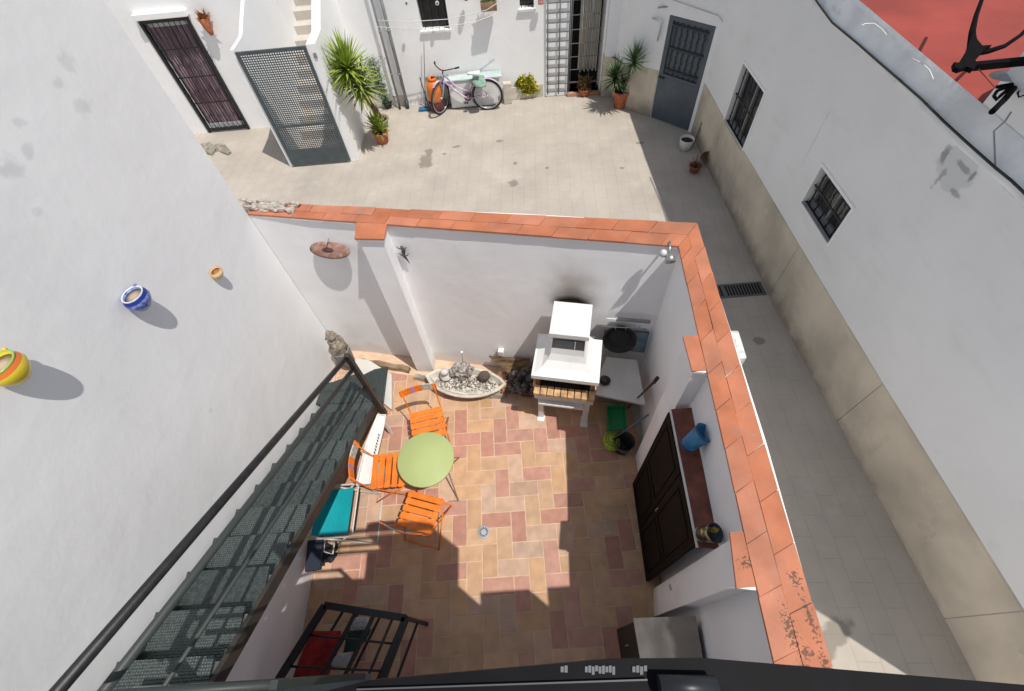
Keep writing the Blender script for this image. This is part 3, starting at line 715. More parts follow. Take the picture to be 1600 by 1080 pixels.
# ================================================================ METAL STAIRS
TREAD = mat('checker_plate', (.045, .06, .06), rough=.4, var=.35, scale=40, metal=.35, spec=.6)
def checker(m):
    nt = m.node_tree; b = nt.nodes['Principled BSDF']
    g = _nd(nt, 'ShaderNodeNewGeometry')
    v = _nd(nt, 'ShaderNodeTexVoronoi'); v.inputs['Scale'].default_value = 62; v.inputs['Randomness'].default_value = .22; nt.links.new(g.outputs['Position'], v.inputs['Vector'])
    bp = _nd(nt, 'ShaderNodeBump'); bp.invert = True; bp.inputs['Strength'].default_value = .9; bp.inputs['Distance'].default_value = .006
    nt.links.new(v.outputs['Distance'], bp.inputs['Height']); nt.links.new(bp.outputs[0], b.inputs['Normal'])
    mr = _nd(nt, 'ShaderNodeMapRange'); mr.inputs[1].default_value = .15; mr.inputs[2].default_value = .55; mr.inputs[3].default_value = 1; mr.inputs[4].default_value = 0
    nt.links.new(v.outputs['Distance'], mr.inputs[0])
    old = b.inputs['Base Color'].links[0].from_socket
    mx = _nd(nt, 'ShaderNodeMix', data_type='RGBA'); nt.links.new(mr.outputs[0], mx.inputs[0]); nt.links.new(old, mx.inputs[6]); mx.inputs[7].default_value = (.085, .11, .105, 1)
    nt.links.new(mx.outputs[2], b.inputs['Base Color'])
checker(TREAD)
STEEL = mat('stair_green_grey_paint', (.045, .055, .052), rough=.5, var=.35, scale=9, spec=.4, col2=(.04, .05, .05))
st = thing('metal_staircase', 'grey green metal stairs with open checker plate treads along the house wall', 'stairs', (-2.2, 1.5, 0))
def tz(y): return .326+(2.796-y)*.675
XL = -2.562
def XR(y): return -1.88-.07*(2.75-y)/2.75
yy = [2.796-.27*k for k in range(11)]
for k, y in enumerate(yy):
    z = tz(y); d = .275; xr = XR(y)-.02; g = .0
    bm = BM()
    prism(bm, [(XL, y-d, ), (xr, y-d), (xr, y+.02), (XL, y+.02)], z-.022, z)
    part('tread', bm, TREAD, st)
bm = BM(); bar(bm, (XR(2.75)-.0, 2.80, tz(2.8)-.13), (XR(0), -.05, tz(-.05)-.13), .034, .10); part('stringer', bm, mat('dark_stringer', (.055, .04, .033), rough=.6, var=.4, scale=5, col2=(.03, .036, .034)), st)
bm = BM(); bar(bm, (XL+.0, 2.80, tz(2.8)-.16), (XL+.0, -.05, tz(-.05)-.16), .03, .14); part('stringer', bm, STEEL, st)
bm = BM(); ztop = tz(-.12)
box(bm, (-2.27, -.45, 2.31), (.66, .75, .03)); part('landing_plate', bm, TREAD, st)
# winders at the foot
P0 = Vector((-1.83, 2.74))
def wn_plate(pts, z):
    bm = BM(); prism(bm, [tuple(P0)]+[(p.x, p.y) for p in pts], z-.02, z)
    for i in range(9):  # ribs
        t_ = (i+.5)/9; a = Vector((pts[0].x, pts[0].y)).lerp(Vector((pts[-1].x, pts[-1].y)), t_); q = P0.lerp(a, .15); r_ = P0.lerp(a, .93)
        bar(bm, (q.x, q.y, z+.003), (r_.x, r_.y, z+.003), .008, .006)
    return part('tread', bm, TREAD, st)
wn_plate([W(606, 573, .14), W(585, 577, .14), W(563, 588, .14)], .14)
wn_plate([W(561, 588, .235), W(530, 602, .235)], .235) if False else None
wn_plate([W(563, 582, .25), W(545, 588, .25), W(505, 602, .25)], .25)
bm = BM(); box(bm, ((XL-1.88)/2, 2.93, .325), (.66, .02, .02))
prism(bm, [tuple(P0), W(542, 592, .335)[:2], W(505, 600, .335)[:2], W(493, 632, .335)[:2]], .31, .335); part('tread', bm, TREAD, st)
# rails on the open side
RX = -1.85
def rz_(y, off): return 3.272-.70*y-off
bm = BM(); tube(bm, [(RX, 2.72, rz_(2.72, 0)), (RX, -.25, rz_(-.25, 0))], .027, 12); part('handrail', bm, BLACK, st)
bm = BM(); tube(bm, [(RX, 2.72, rz_(2.72, .215)), (RX, -.25, rz_(-.25, .235))], .024, 10); part('rail', bm, STEEL, st)
bm = BM(); tube(bm, [(RX, 2.70, rz_(2.70, .60)), (RX, -.25, rz_(-.25, .60))], .012, 8); part('rail', bm, STEEL, st)
bm = BM(); bar(bm, (-1.835, 2.72, 0), (-1.835, 2.72, 1.41), .055); part('newel_post', bm, mat('brown_newel_paint', (.05, .04, .035), rough=.5, var=.3, scale=8), st)
bm = BM(); bar(bm, (RX, -.18, 2.1), (RX, -.18, rz_(-.18, 0)), .05); part('newel_post', bm, STEEL, st)
for z in (3.25, 2.95, 2.65):
    bm = BM(); tube(bm, [(-1.84, -.03, z), (-1.02, -.03, z)], .016, 8); part('landing_rail', bm, STEEL, st)
bm = BM(); bar(bm, (-1.02, -.03, 2.27), (-1.02, -.03, 3.27), .03); part('landing_post', bm, STEEL, st)
# masonry step under the winders
bm = BM(); pts = [W(612, 640, .08), W(612, 585, .08), W(575, 562, .08), W(556, 560, .08), W(548, 573, .08), W(560, 600, .08)]
prism(bm, [(p.x, p.y) for p in pts], 0, .08); solo('foot_step', bm, MARBLE, 'pale stone step beneath the foot of the metal stairs', 'step')
# balcony of the viewer: slab, rail, panel
bl = thing('balcony', 'black metal balcony railing right below the camera', 'balcony', (0, -.4, 3.75))
bm = BM(); prism(bm, [(-1.25, -.31), (-1.25, -1.58), (.45, -1.58), (.45, -.045), (-.52, -.045), (-.52, -.31)], 3.78, 3.9); part('slab', bm, WHITE, bl)
RB = mat('black_balcony_rail', (.005, .005, .007), rough=.6, var=.3, scale=30, spec=.12)
TZ = 4.85
fr = [W(430, 1125, TZ), W(505, 1081, TZ), W(575, 1063, TZ), W(960, 1029, TZ), W(1100, 1028, TZ), W(1600, 1070, TZ), W(1720, 1082, TZ)]
bm = BM(); top = [(p.x, p.y) for p in fr]; xs0, xs1 = top[0][0], top[-1][0]
prism(bm, top+[(xs1, -.11), (xs0, -.11)], TZ-.05, TZ); part('top_rail', bm, RB, bl)
bm = BM(); tube(bm, [W(1030, 1072, 4.862), W(1120, 1074, 4.862)], .008, 12); part('bolt', bm, mat('dull_steel_bolt', (.03, .033, .038), rough=.4, metal=.3), bl)
# rows of small pale grey patches on the rail
bm = BM()
for a, b, q in ((876, 888, .6), (914, 962, 1), (988, 1012, .8)):
    n_ = max(1, int((b-a)/5))
    for k in range(n_):
        x0 = a+(b-a)*k/n_; x1 = a+(b-a)*(k+.8)/n_; ys = 1040+ (0 if k % 2 else 1.5)
        p = [W(x0, ys, TZ+.001), W(x1, ys, TZ+.001), W(x1, ys+9+(k % 3)*2, TZ+.001), W(x0, ys+9+(k % 3)*2, TZ+.001)]
        prism(bm, [(v.x, v.y) for v in p], TZ, TZ+.0015)
part('pale_patches', bm, mat('pale_patch_grey', (.16, .165, .18), rough=.7), bl)
bm = BM(); bar(bm, W(560, 1077, TZ-.0)+Vector((0, 0, .004)), W(1010, 1062, TZ)+Vector((0, 0, .004)), .0012, .002)
part('seam', bm, mat('rail_seam', (.08, .08, .09), rough=.4), bl)
bm = BM()
prism(bm, [(-.30, -.06), (.45, -.06), (.45, -.09), (-.30, -.09)], 3.9, TZ-.3); part('panel', bm, RB, bl)
bm = BM()
for z in (4.0, 4.25, 4.5): bar(bm, (-.95, -.075, z), (-.12, -.075, z), .03)
for x in (-.95, .43): bar(bm, (x, -.075, 3.9), (x, -.075, TZ-.06), .045)
bar(bm, (-.95, -.075, TZ-.08), (.45, -.075, TZ-.08), .04)
part('railing', bm, RB, bl)
# the viewer's own house behind the camera
hh = thing('rear_house', 'dark rear edge of the house under the balcony', 'house', (0, -1.5, 0))
bm = BM(); prism(bm, [(-2.6, -1.61), (-2.6, -6), (1.36, -6), (1.36, -1.61)], 0, 5.2); part('wall', bm, WHITE, hh)
bm = BM(); prism(bm, [(.30, -.41), (.30, -1.6), (1.75, -1.6), (1.75, -.47), (1.355, -.47), (1.355, -.64), (1.165, -.475), (.665, -.475), (.665, -.59), (.45, -.41)], 3.6, 3.75); part('eave', bm, WHITE, hh)
bm = BM(); prism(bm, [(-2.32, -.012), (-1.0, -.022), (-1.0, -1.6), (-2.32, -1.6)], 2.17, 2.27); part('landing', bm, mat('landing_concrete', (.11, .13, .125), rough=.8, var=.2), hh)

# ================================================================ FURNITURE
def bistro_chair(name, label, loc, rz, group='orange folding chairs at the lime table'):
    t = thing(name, label, 'chair', loc, rz, group)
    w2, d2 = .20, .19
    bm = BM()
    for k in range(5): y = -d2+.038+k*(2*d2-.076)/4; box(bm, (0, y, .45+.006*math.sin(k)), (2*w2-.01, .062, .014), bev=.003)
    part('seat', bm, ORANGE, t, world=False)
    for s_ in (-1, 1): bm = BM(); bar(bm, (s_*(w2-.03), -d2, .437), (s_*(w2-.03), d2, .437), .02, .012); part('seat_rail', bm, ORANGE, t, world=False)
    for s_ in (-1, 1):   # crossing legs
        bm = BM(); x = s_*(w2+.005); tube(bm, [(x, -d2-.06, .0), (x, -.02, .27), (x, d2-.02, .44)], .008, 6); part('leg', bm, ORANGE, t, world=False)
        bm = BM(); x = s_*(w2-.02); tube(bm, [(x, d2+.05, .0), (x, .0, .25), (x, -d2, .46), (x*1.02, -d2-.05, .66), (x*1.02, -d2-.075, .86)], .008, 6); part('leg', bm, ORANGE, t, world=False)
    for y, z in ((-d2-.05, .02), (d2+.045, .02)): bm = BM(); tube(bm, [(-w2-.0, y, z), (w2+.0, y, z)], .006, 6); part('stretcher', bm, ORANGE, t, world=False)
    # curved back slat with painted flowers
    bm = BM(); N = 10; prev = None
    for k in range(N+1):
        u = k/N; x = -w2-.01+(2*w2+.02)*u; y = -d2-.065-.035*math.sin(u*math.pi); mi = [0, 1, 1, 1, 0, 0, 2, 0, 0, 0][min(k, 9)]
        ring = [bm.verts.new((x, y, .745)), bm.verts.new((x, y+.012, .745)), bm.verts.new((x, y+.002, .855)), bm.verts.new((x, y-.010, .855))]
        if prev:
            for q in range(4):
                f = bm.faces.new((prev[q], prev[(q+1) % 4], ring[(q+1) % 4], ring[q])); f.material_index = pm
        else: bm.faces.new(ring)
        prev = ring; pm = mi
    bm.faces.new(prev)
    part('back_slat', bm, [ORANGE, mat('painted_flower_white', (.62, .60, .50), rough=.5, var=.5, scale=40, col2=(.25, .30, .30)), mat('painted_flower_lilac', (.42, .25, .50), rough=.5, var=.3, scale=50)], t, world=False)
    return t
def place_dir(seat, back):
    d = (seat-back); return math.atan2(d.y, d.x)-math.pi/2
A = W(668, 662, .45); Ab = W(657, 621, .82)
bistro_chair('folding_chair', 'orange folding chair behind the lime table, nearest the shell tray', (A.x, A.y, 0), place_dir(Vector((-1.15, 2.30)), Vector((-1.19, 2.52))))
B = W(607, 735, .45)
bistro_chair('folding_chair', 'orange folding chair between the stairs and the lime table', (B.x+.0, B.y, 0), -math.pi/2+.02)
C = W(657, 800, .45)
bistro_chair('folding_chair', 'orange folding chair in front of the lime table, turned with its back to the balcony', (C.x, C.y, 0), math.radians(-18))
T = W(665, 717, .71)
t = thing('bistro_table', 'small round lime green table between the orange chairs', 'table', (T.x, T.y, 0))
bm = BM(); lathe(bm, [(.285, .685), (.300, .688), (.302, .708), (.298, .712), (.0005, .712)], c=(T.x, T.y, 0), seg=56); part('tabletop', bm, LIME, t)
for k, s_ in enumerate((-1, 1)):
    for q in (-1, 1):
        bm = BM(); x = T.x+.17*s_; tube(bm, [(x+.07*s_, T.y+.26*q, 0), (x, T.y, .36), (x, T.y-.2*q, .69)], .008, 6); part('leg', bm, CHROME, t)
for q in (-1, 1): bm = BM(); tube(bm, [(T.x-.24, T.y+.26*q, .012), (T.x+.24, T.y+.26*q, .012)], .006, 6); part('stretcher', bm, CHROME, t)
# teal folding chair under the stairs
q = [W(503, 764, .42), W(553, 762, .42), W(554, 833, .42), W(478, 836, .42)]
x0, x1 = -2.33, q[1].x; y0, y1 = 1.17, q[1].y
t = thing('camping_chair', 'teal canvas camping chair with a white tube frame under the stairs', 'chair', ((x0+x1)/2, (y0+y1)/2, 0))
bm = BM(); N = 8; prev = None
for k in range(N+1):
    u = k/N; x = x0+(x1-x0)*u; z = .42-.035*math.sin(u*math.pi)
    r_ = [bm.verts.new((x, y0, z)), bm.verts.new((x, y1, z)), bm.verts.new((x, y1, z+.006)), bm.verts.new((x, y0, z+.006))]
    if prev:
        for j in range(4): bm.faces.new((prev[j], prev[(j+1) % 4], r_[(j+1) % 4], r_[j]))
    else: bm.faces.new(r_)
    prev = r_
bm.faces.new(prev); part('seat', bm, TEAL, t)
WT = mat('white_tube', (.62, .60, .58), rough=.35, var=.1)
bm = BM(); e = .035
tube(bm, [(x0, y0-e, .43), (x1+.02, y0-e, .43), (x1+.055, y0, .43), (x1+.055, y1, .43), (x1+.02, y1+e, .43), (x0, y1+e, .43)], .011, 8); part('frame', bm, WT, t)
bm = BM(); tube(bm, [(x1+.16, y0-e, .0), (x1+.19, y0, .01), (x1+.19, y1-.02, .01), (x1+.16, y1+e-.02, .0)], .010, 8)
for y in (y0-e, y1+e): tube(bm, [(x1+.17, y, .01), (x0+.05, y, .5)], .010, 8); tube(bm, [(x0+.1, y, .0), (x1, y, .43)], .010, 8)
part('leg', bm, WT, t)
bm = BM(); 
for k in range(5): bar(bm, (x1+.06, y0+.02+k*.0, .43), (x1+.06, y1-.02, .43), .02, .01)
part('front_bar', bm, mat('pinkish_plastic', (.6, .45, .40), rough=.5), t)
# dark bag and a second folded frame below it
bm = BM(); bmesh.ops.create_icosphere(bm, subdivisions=4, radius=1, matrix=Matrix.Translation((-2.28, 1.04, .12)) @ Matrix.Diagonal((.13, .12, .07, 1)))
from mathutils import noise as mn
for v in bm.verts: v.co += Vector((mn.noise(v.co*9), mn.noise(v.co*9+Vector((7, 3, 1))), mn.noise(v.co*9+Vector((2, 8, 5)))))*.09
solo('dark_bag', bm, mat('navy_nylon', (.015, .02, .03), rough=.7, bump=.4), 'crumpled dark bag on the floor under the stairs, before the teal chair', 'bag', smooth=True)
t = thing('folded_chair', 'dark folded chair with bent metal tubes lying under the stairs', 'chair', (-2.1, .98, 0))
bm = BM(); a = [W(x, y, .25) for x, y in ((508, 838), (506, 862), (520, 866), (524, 838))]; tube(bm, a, .009, 7); part('frame', bm, WT, t)
bm = BM(); a = [W(x, y, .1) for x, y in ((478, 852), (500, 862), (528, 862), (533, 838))]; tube(bm, a, .012, 7); part('frame', bm, mat('brass_tube', (.3, .25, .15), rough=.4), t)
bm = BM(); box(bm, (-2.30, 1.0, .33), (.16, .3, .05), rz=.1, bev=.01); part('seat', bm, mat('navy_canvas', (.02, .03, .05), rough=.8), t)
# white plastic lounger leaning on its side under the stairs
t = thing('sun_lounger', 'white plastic sun lounger with slotted edge, half hidden under the stairs', 'lounger', (-1.9, 2.1, 0))
a = [W(602, 648, .45), W(598, 668, .45), W(588, 710, .45), W(577, 755, .45), W(556, 757, .45), W(572, 692, .45), W(590, 648, .45)]
bm = BM(); prism(bm, [(p.x, p.y) for p in a], .40, .42); part('panel', bm, WPLAST, t)
bm = BM(); tube(bm, [p+Vector((0, 0, -.01)) for p in a], .014, 8, closed=True); part('frame', bm, GLAZE_W, t)
bm = BM()
for k in range(8):
    u = .12+k*.055; p = a[1].lerp(a[3], u); box(bm, (p.x-.035, p.y, .423), (.012, .028, .004), rz=.3)
part('slots', bm, DARK, t)
for (xx, yy_) in ((a[3].x-.05, a[3].y+.03), (a[0].x-.04, a[0].y-.05)):
    bm = BM(); bar(bm, (xx, yy_, 0), (xx, yy_, .40), .03); part('leg', bm, GLAZE_W, t)

# ================================================================ BARBECUE
th = math.atan2(-.223, .975)
bc = W(838, 512, 1.2).lerp(W(933, 600, 1.2), .5)
bq = thing('barbecue', 'white concrete barbecue with chimney hood and clay brick grill edge', 'barbecue', (.475, 2.615, 0), th)
L_ = dict(world=False)
def hood(bm, z0, z1, s0, s1, c0=(0, 0), c1=(0, 0)):
    def r(s, c, z): return [(c[0]-s[0]/2, c[1]-s[1]/2, z), (c[0]+s[0]/2, c[1]-s[1]/2, z), (c[0]+s[0]/2, c[1]+s[1]/2, z), (c[0]-s[0]/2, c[1]+s[1]/2, z)]
    loft(bm, r(s0, c0, z0), r(s1, c1, z1))
bm = BM(); hood(bm, 1.14, 1.20, (.70, .54), (.70, .54)); part('hood_rim', bm, STONE_W, bq, world=False)
bm = BM(); pr = [(.66, .50, 0, 1.2), (.50, .42, .03, 1.245), (.40, .36, .06, 1.30), (.345, .325, .08, 1.37), (.33, .31, .09, 1.45)]
for k in range(len(pr)-1):
    a, b = pr[k], pr[k+1]
    def rr(q): return [(-q[0]/2, -q[1]/2+q[2], q[3]), (q[0]/2, -q[1]/2+q[2], q[3]), (q[0]/2, q[1]/2+q[2], q[3]), (-q[0]/2, q[1]/2+q[2], q[3])]
    if k == 0: bmv = [bm.verts.new(p) for p in rr(a)]
    nb = [bm.verts.new(p) for p in rr(b)]
    for i in range(4): bm.faces.new((bmv[i], bmv[(i+1) % 4], nb[(i+1) % 4], nb[i]))
    bmv = nb
part('hood', bm, STONE_W, bq, world=False)
bm = BM(); box(bm, (0, .17, 1.50), (.27, .24, .14)); part('smoke_gap', bm, mat('sooty_concrete', (.22, .19, .18), rough=.9, var=.3), bq, world=False)
bm = BM(); box(bm, (0, .205, 1.575), (.40, .42, .07), bev=.006); part('chimney_cap', bm, STONE_W, bq, world=False)
bm = BM(); box(bm, (0, .05, .80), (.62, .44, .10)); part('hearth', bm, SOOT, bq, world=False)
bm = BM()
for s_ in (-1, 1): box(bm, (s_*.30, .03, .95), (.05, .42, .38))
box(bm, (0, .23, .95), (.56, .05, .38)); part('fire_wall', bm, mat('sooty_brick', (.20, .10, .06), rough=.95, var=.6, scale=12, bump=.5), bq, world=False)
bm = BM()
for k in range(9): box(bm, (-.30+k*.075, -.235, .83), (.066, .11, .05), rz=random.uniform(-.02, .02), bev=.006)
for s_ in (-1, 1):
    for k in range(4): box(bm, (s_*.325, -.14+k*.11, .83), (.055, .10, .05), bev=.006)
part('brick_edge', bm, mat('light_fire_brick', (.66, .42, .22), rough=.9, var=.35, scale=16, bump=.4), bq, world=False)
bm = BM()
for k in range(14): tube(bm, [(-.26+k*.04, -.17, .87), (-.26+k*.04, .2, .87)], .004, 5)
part('grill', bm, BLACK, bq, world=False)
bm = BM(); box(bm, (0, .0, .70), (.66, .50, .09), bev=.005); part('slab', bm, STONE_W, bq, world=False)
bm = BM(); box(bm, (-.03, -.18, .50), (.52, .12, .04), bev=.005); box(bm, (0, .06, .46), (.6, .36, .06)); part('shelf', bm, STONE_W, bq, world=False)
for s_ in (-1, 1):
    bm = BM(); box(bm, (s_*.27, -.12, .34), (.065, .12, .66), bev=.004); box(bm, (s_*.27, -.16, .012), (.09, .14, .024)); part('leg', bm, STONE_W, bq, world=False)
    bm = BM(); box(bm, (s_*.27, .2, .34), (.065, .1, .66)); part('leg', bm, STONE_W, bq, world=False)
# stone side counter in the corner
cp = [W(948, 560, .85), W(1003, 562, .85), W(1011, 632, .85), W(925, 615, .85)]; cp[1].x = 1.29; cp[2].x = 1.265
cp[0].y += .02
t = thing('side_counter', 'pale stone counter in the corner right of the barbecue', 'counter', (1.1, 2.5, 0))
bm = BM(); prism(bm, [(p.x, p.y) for p in cp][::-1], .82, .85); part('top', bm, MARBLE, t)
bm = BM(); prism(bm, [(cp[0].x+.02, cp[0].y), (cp[1].x-.005, cp[1].y), (1.27, 2.6), (.92, 2.66)], 0, .815); part('support', bm, mat('dim_plaster', (.35, .33, .31), rough=.9), t)
c = W(945, 596, .86); t = thing('ashtray', 'small round dark dish on the stone counter beside the barbecue', 'dish', (c.x, c.y, .851))
bm = BM(); lathe_open(bm, [(.045, .852), (.055, .858), (.062, .885), (.056, .886), (.045, .866), (.0005, .864)], c=(c.x, c.y, 0), seg=24); part('bowl', bm, mat('dark_glazed', (.05, .045, .04), rough=.3), t)
bm = BM(); lathe(bm, [(.022, .866), (.02, .875), (.0005, .876)], c=(c.x, c.y, 0), seg=14); part('ash', bm, mat('ash_brown', (.16, .10, .07)), t)
# hanging rack with tiled board and round griddle pan
def BWpt(px, py, off=0):   # point on the back wall inner plane
    a = Vector(inner[5]); b = Vector(inner[6]); d_ = (b-a).normalized(); n_ = Vector((d_.y, -d_.x))
    if n_.y > 0: n_ = -n_
    a2 = a+n_*(off-.028*1) if False else a+n_*off+(-n_)*.028
    v = _ray(px, py); D_ = Vector((v.dot(CX), v.dot(CY), v.dot(CZ))); nn = Vector((n_.x, n_.y, 0))
    tt = (Vector((a2.x, a2.y, 0))-Vector((0, 0, HC))).dot(nn)/D_.dot(nn); return Vector((0, 0, HC))+D_*tt
_c = BWpt(893, 474, 0)
overlay(WHITE_P, (.34, .30, .27), blob_mask(tuple(_c+Vector((0, 0, .22))), (.40, .6, .50), -.23, edge=(1.05, .0), noise=.3, nscale=3.5, gain=.85))
overlay(WHITE_P, (.12, .10, .09), blob_mask(tuple(_c+Vector((0, 0, .06))), (.30, .6, .26), -.23, edge=(1.05, .1), noise=.3, nscale=5, gain=.75))
overlay(WHITE_P, (.02, .016, .014), blob_mask(tuple(_c), (.24, .6, .125), -.23, edge=(1.05, .5), noise=.15, nscale=6, gain=.97))
t = thing('pan_rack', 'metal wall rack with hooks over the stone counter', 'rack', tuple(BWpt(980, 510, .05)))
a, b = BWpt(948, 497, .06), BWpt(1016, 503, .06)
bm = BM(); bar(bm, a, b, .03, .03); part('rail', bm, ZINC, t)
bm = BM(); a2, b2 = BWpt(941, 510, .09), BWpt(1010, 514, .09); tube(bm, [a2, b2], .006, 6); part('rail', bm, CHROME, t)
bm = BM()
for px in (962, 978, 1000): p = BWpt(px, 508, .07); tube(bm, [p, p+Vector((0, -.02, -.05)), p+Vector((0, -.035, -.04))], .004, 6)
part('hook', bm, CHROME, t)
bm = BM(); p = BWpt(955, 500, .08); box(bm, p, (.10, .01, .045), rz=th); part('label', bm, GLAZE_W, t)
p = BWpt(983, 545, .04)
q = [BWpt(945, 515, .03), BWpt(1014, 518, .03), BWpt(1006, 549, .03), BWpt(945, 541, .03)]
t = thing('painted_board', 'blue grey painted board hanging behind the round pan', 'picture', tuple(p))
bm = BM(); n_ = Vector((-.223, -.975, 0)).normalized()*.012; loft(bm, q, [v+n_ for v in q])
BOARD = mat('painted_board', (.30, .38, .42), rough=.5, var=.5, scale=9, col2=(.14, .24, .32), bump=.1)
part('board', bm, BOARD, t)
bm = BM(); tube(bm, [v+n_ for v in q], .008, 6, closed=True); part('frame', bm, mat('dark_grey_frame', (.09, .1, .1)), t)
pc = BWpt(968, 529, .09)
t = thing('griddle_pan', 'round black griddle pan hanging on the wall rack', 'pan', tuple(pc))
mt = Matrix.Rotation(th, 4, 'Z') @ Matrix.Rotation(math.radians(72), 4, 'X')
bm = BM(); lathe_open(bm, [(.10, -.02), (.165, -.015), (.185, .03), (.175, .03), (.155, -.003), (.0005, -.004)], c=pc, seg=32, m=mt)
part('pan', bm, mat('cast_iron', (.03, .03, .028), rough=.55, var=.4, scale=15, bump=.2), t)
bm = BM(); bmv = [pc+mt @ Vector((.12*math.cos(a_), .12*math.sin(a_), .004)) for a_ in [k*math.pi/12 for k in range(24)]]; tube(bm, bmv, .004, 5, closed=True)
part('ring', bm, BLACK, t)
# broom, dustpan, bucket
c = W(972, 655, .0)
t = thing('dustpan', 'green dustpan with a long dark handle leaning on the pier', 'dustpan', (1.05, 2.25, 0))
bm = BM(); q = [W(948, 640, .12), W(975, 640, .12), W(977, 672, .06), W(949, 674, .06)]
loft(bm, [v for v in q], [v+Vector((0, 0, .02)) for v in q]); bar(bm, q[0]+Vector((0, 0, .05)), q[3]+Vector((0, 0, .05)), .012, .09); bar(bm, q[1]+Vector((0, 0, .05)), q[2]+Vector((0, 0, .05)), .012, .09); bar(bm, q[0]+Vector((0, 0, .05)), q[1]+Vector((0, 0, .05)), .012, .09)
part('pan', bm, mat('green_plastic', (.01, .28, .09), rough=.4), t)
bm = BM(); tube(bm, [W(980, 638, .15), WX(1027, 592, 1.17)], .011, 8); part('handle', bm, DKGREY, t)
bm = BM(); p = WX(1027, 592, 1.17); tube(bm, [p-Vector((.02, 0, .07)), p+Vector((.0, 0, .02))], .017, 8); part('grip', bm, BLACK, t)
bh = W(956, 688, .1)
t = thing('broom', 'lime green broom head with a blue grey stick leaning on the pier', 'broom', (bh.x, bh.y, 0))
bm = BM(); lathe(bm, [(.02, .0), (.115, .0), (.125, .04), (.11, .10), (.045, .13), (.001, .135)], c=(bh.x, bh.y, .02), seg=24)
for v in bm.verts: v.co.x = bh.x+(v.co.x-bh.x)*.85
for f in bm.faces: f.smooth = True
part('head', bm, mat('lime_plastic', (.38, .52, .04), rough=.5, var=.3, scale=40), t)
bm = BM()
for rr_ in (.055, .088): tube(bm, [(bh.x+rr_*.85*math.cos(k*math.pi/10), bh.y+rr_*math.sin(k*math.pi/10), .02+(.128 if rr_ < .06 else .116)) for k in range(20)], .006, 5, closed=True)
part('ribs', bm, mat('dark_lime', (.18, .24, .03)), t)
bm = BM(); tube(bm, [(bh.x, bh.y, .12), WX(1013, 648, 1.14)], .010, 8); part('stick', bm, mat('blue_grey_stick', (.09, .13, .20), rough=.4), t)
c = Vector((1.10, 2.02, 0)); t = thing('black_bucket', 'black bucket in the dark corner behind the broom', 'bucket', tuple(c))
bm = BM(); lathe_open(bm, [(.085, 0), (.115, .24), (.12, .245), (.108, .24), (.08, .01), (.0005, .01)], c=c, seg=24); part('bucket_body', bm, BLACK, t)
bm = BM(); tube(bm, [(c.x-.115, c.y, .24), (c.x-.1, c.y-.08, .2), (c.x, c.y-.125, .18), (c.x+.1, c.y-.08, .2), (c.x+.115, c.y, .24)], .004, 5); part('handle', bm, ZINC, t)
# cupboard doors and shelf in the niche
y0, y1 = .645, 1.595
def dX(y): return 1.085+(y-.3)*.04
t = thing('wall_cupboard', 'dark brown double doored cupboard built between two piers, below the tile shelf', 'cupboard', (1.2, 1.1, 0))
nA, nB = Vector(inner[10]), Vector(inner[11])
shp = [(1.20-.065, 1.64), (1.145-.05, .60), (1.18+.02, .55), (1.31+.02, 1.60)]
bm = BM(); prism(bm, [(1.160, 1.60), (1.090, .565), (1.23, .545), (1.335, 1.60)], 1.89, 1.905); part('shelf', bm, mat('dark_red_shelf_tile', (.20, .065, .04), rough=.5, var=.4, scale=9), t)
bm = BM(); bar(bm, (1.155, 1.60, 1.898), (1.085, .565, 1.898), .012, .022); part('shelf_edge', bm, GLAZE_W, t)
for (a, b) in ((.585, 1.08), (1.09, 1.585)):
    bm = BM(); xa, xb = 1.075+(a-.58)*.062, 1.075+(b-.58)*.062
    loft(bm, [(xa, a, .03), (xb, b, .03), (xb, b, 1.885), (xa, a, 1.885)], [(xa+.03, a, .03), (xb+.03, b, .03), (xb+.03, b, 1.885), (xa+.03, a, 1.885)])
    dd_ = part('door', bm, BROWN_DOOR, t)
    bm = BM()
    for (z0, z1) in ((.15, .85), (.98, 1.78)):
        for s_ in (.06,):
            for (p, q) in (((a+.07, z0), (b-.07, z0)), ((b-.07, z0), (b-.07, z1)), ((b-.07, z1), (a+.07, z1)), ((a+.07, z1), (a+.07, z0))):
                f_x = lambda y: 1.075+(y-.58)*.062-.004
                bar(bm, (f_x(p[0])+.003, p[0], p[1]), (f_x(q[0])+.003, q[0], q[1]), .012)
    part('moulding', bm, BROWN_DOOR, dd_)
bm = BM(); bar(bm, (1.10, 1.05, .95), (1.10, 1.05, 1.05), .012); part('handle', bm, CHROME, t)
# blue metal pot lying on the shelf, wall pot at the end
def lying_cup(name, label, a, b, r0, r1, mats, cat='pot'):
    t = thing(name, label, cat, tuple(a)); d_ = (b-a); L = d_.length; m_ = d_.to_track_quat('Z', 'Y').to_matrix().to_4x4()
    bm = BM(); lathe_open(bm, [(r0, 0), (r0*1.02, L*.1), (r1, L*.97), (r1*1.04, L), (r1*.96, L), (r0*.92, L*.06), (.0005, L*.06)], c=a, seg=28, m=m_); part('body', bm, mats[0], t)
    bm = BM(); lathe(bm, [(r0*1.03, L*.02), (r0*1.05, L*.10)], c=a, seg=28, m=m_, cap_bottom=False); lathe(bm, [(r1*1.02, L*.93), (r1*1.06, L*.99)], c=a, seg=28, m=m_, cap_bottom=False); part('band', bm, mats[1], t)
    return t
BLUEP = mat('blue_painted_clay', (.03, .14, .34), rough=.5, var=.4, scale=12, col2=(.06, .30, .50))
lying_cup('blue_pot', 'blue painted metal pot lying on the dark red shelf', Vector((1.18, 1.26, 1.975)), Vector((1.275, 1.285, 2.155)), .056, .074, (BLUEP, mat('dark_blue_band', (.015, .05, .16), rough=.5)))
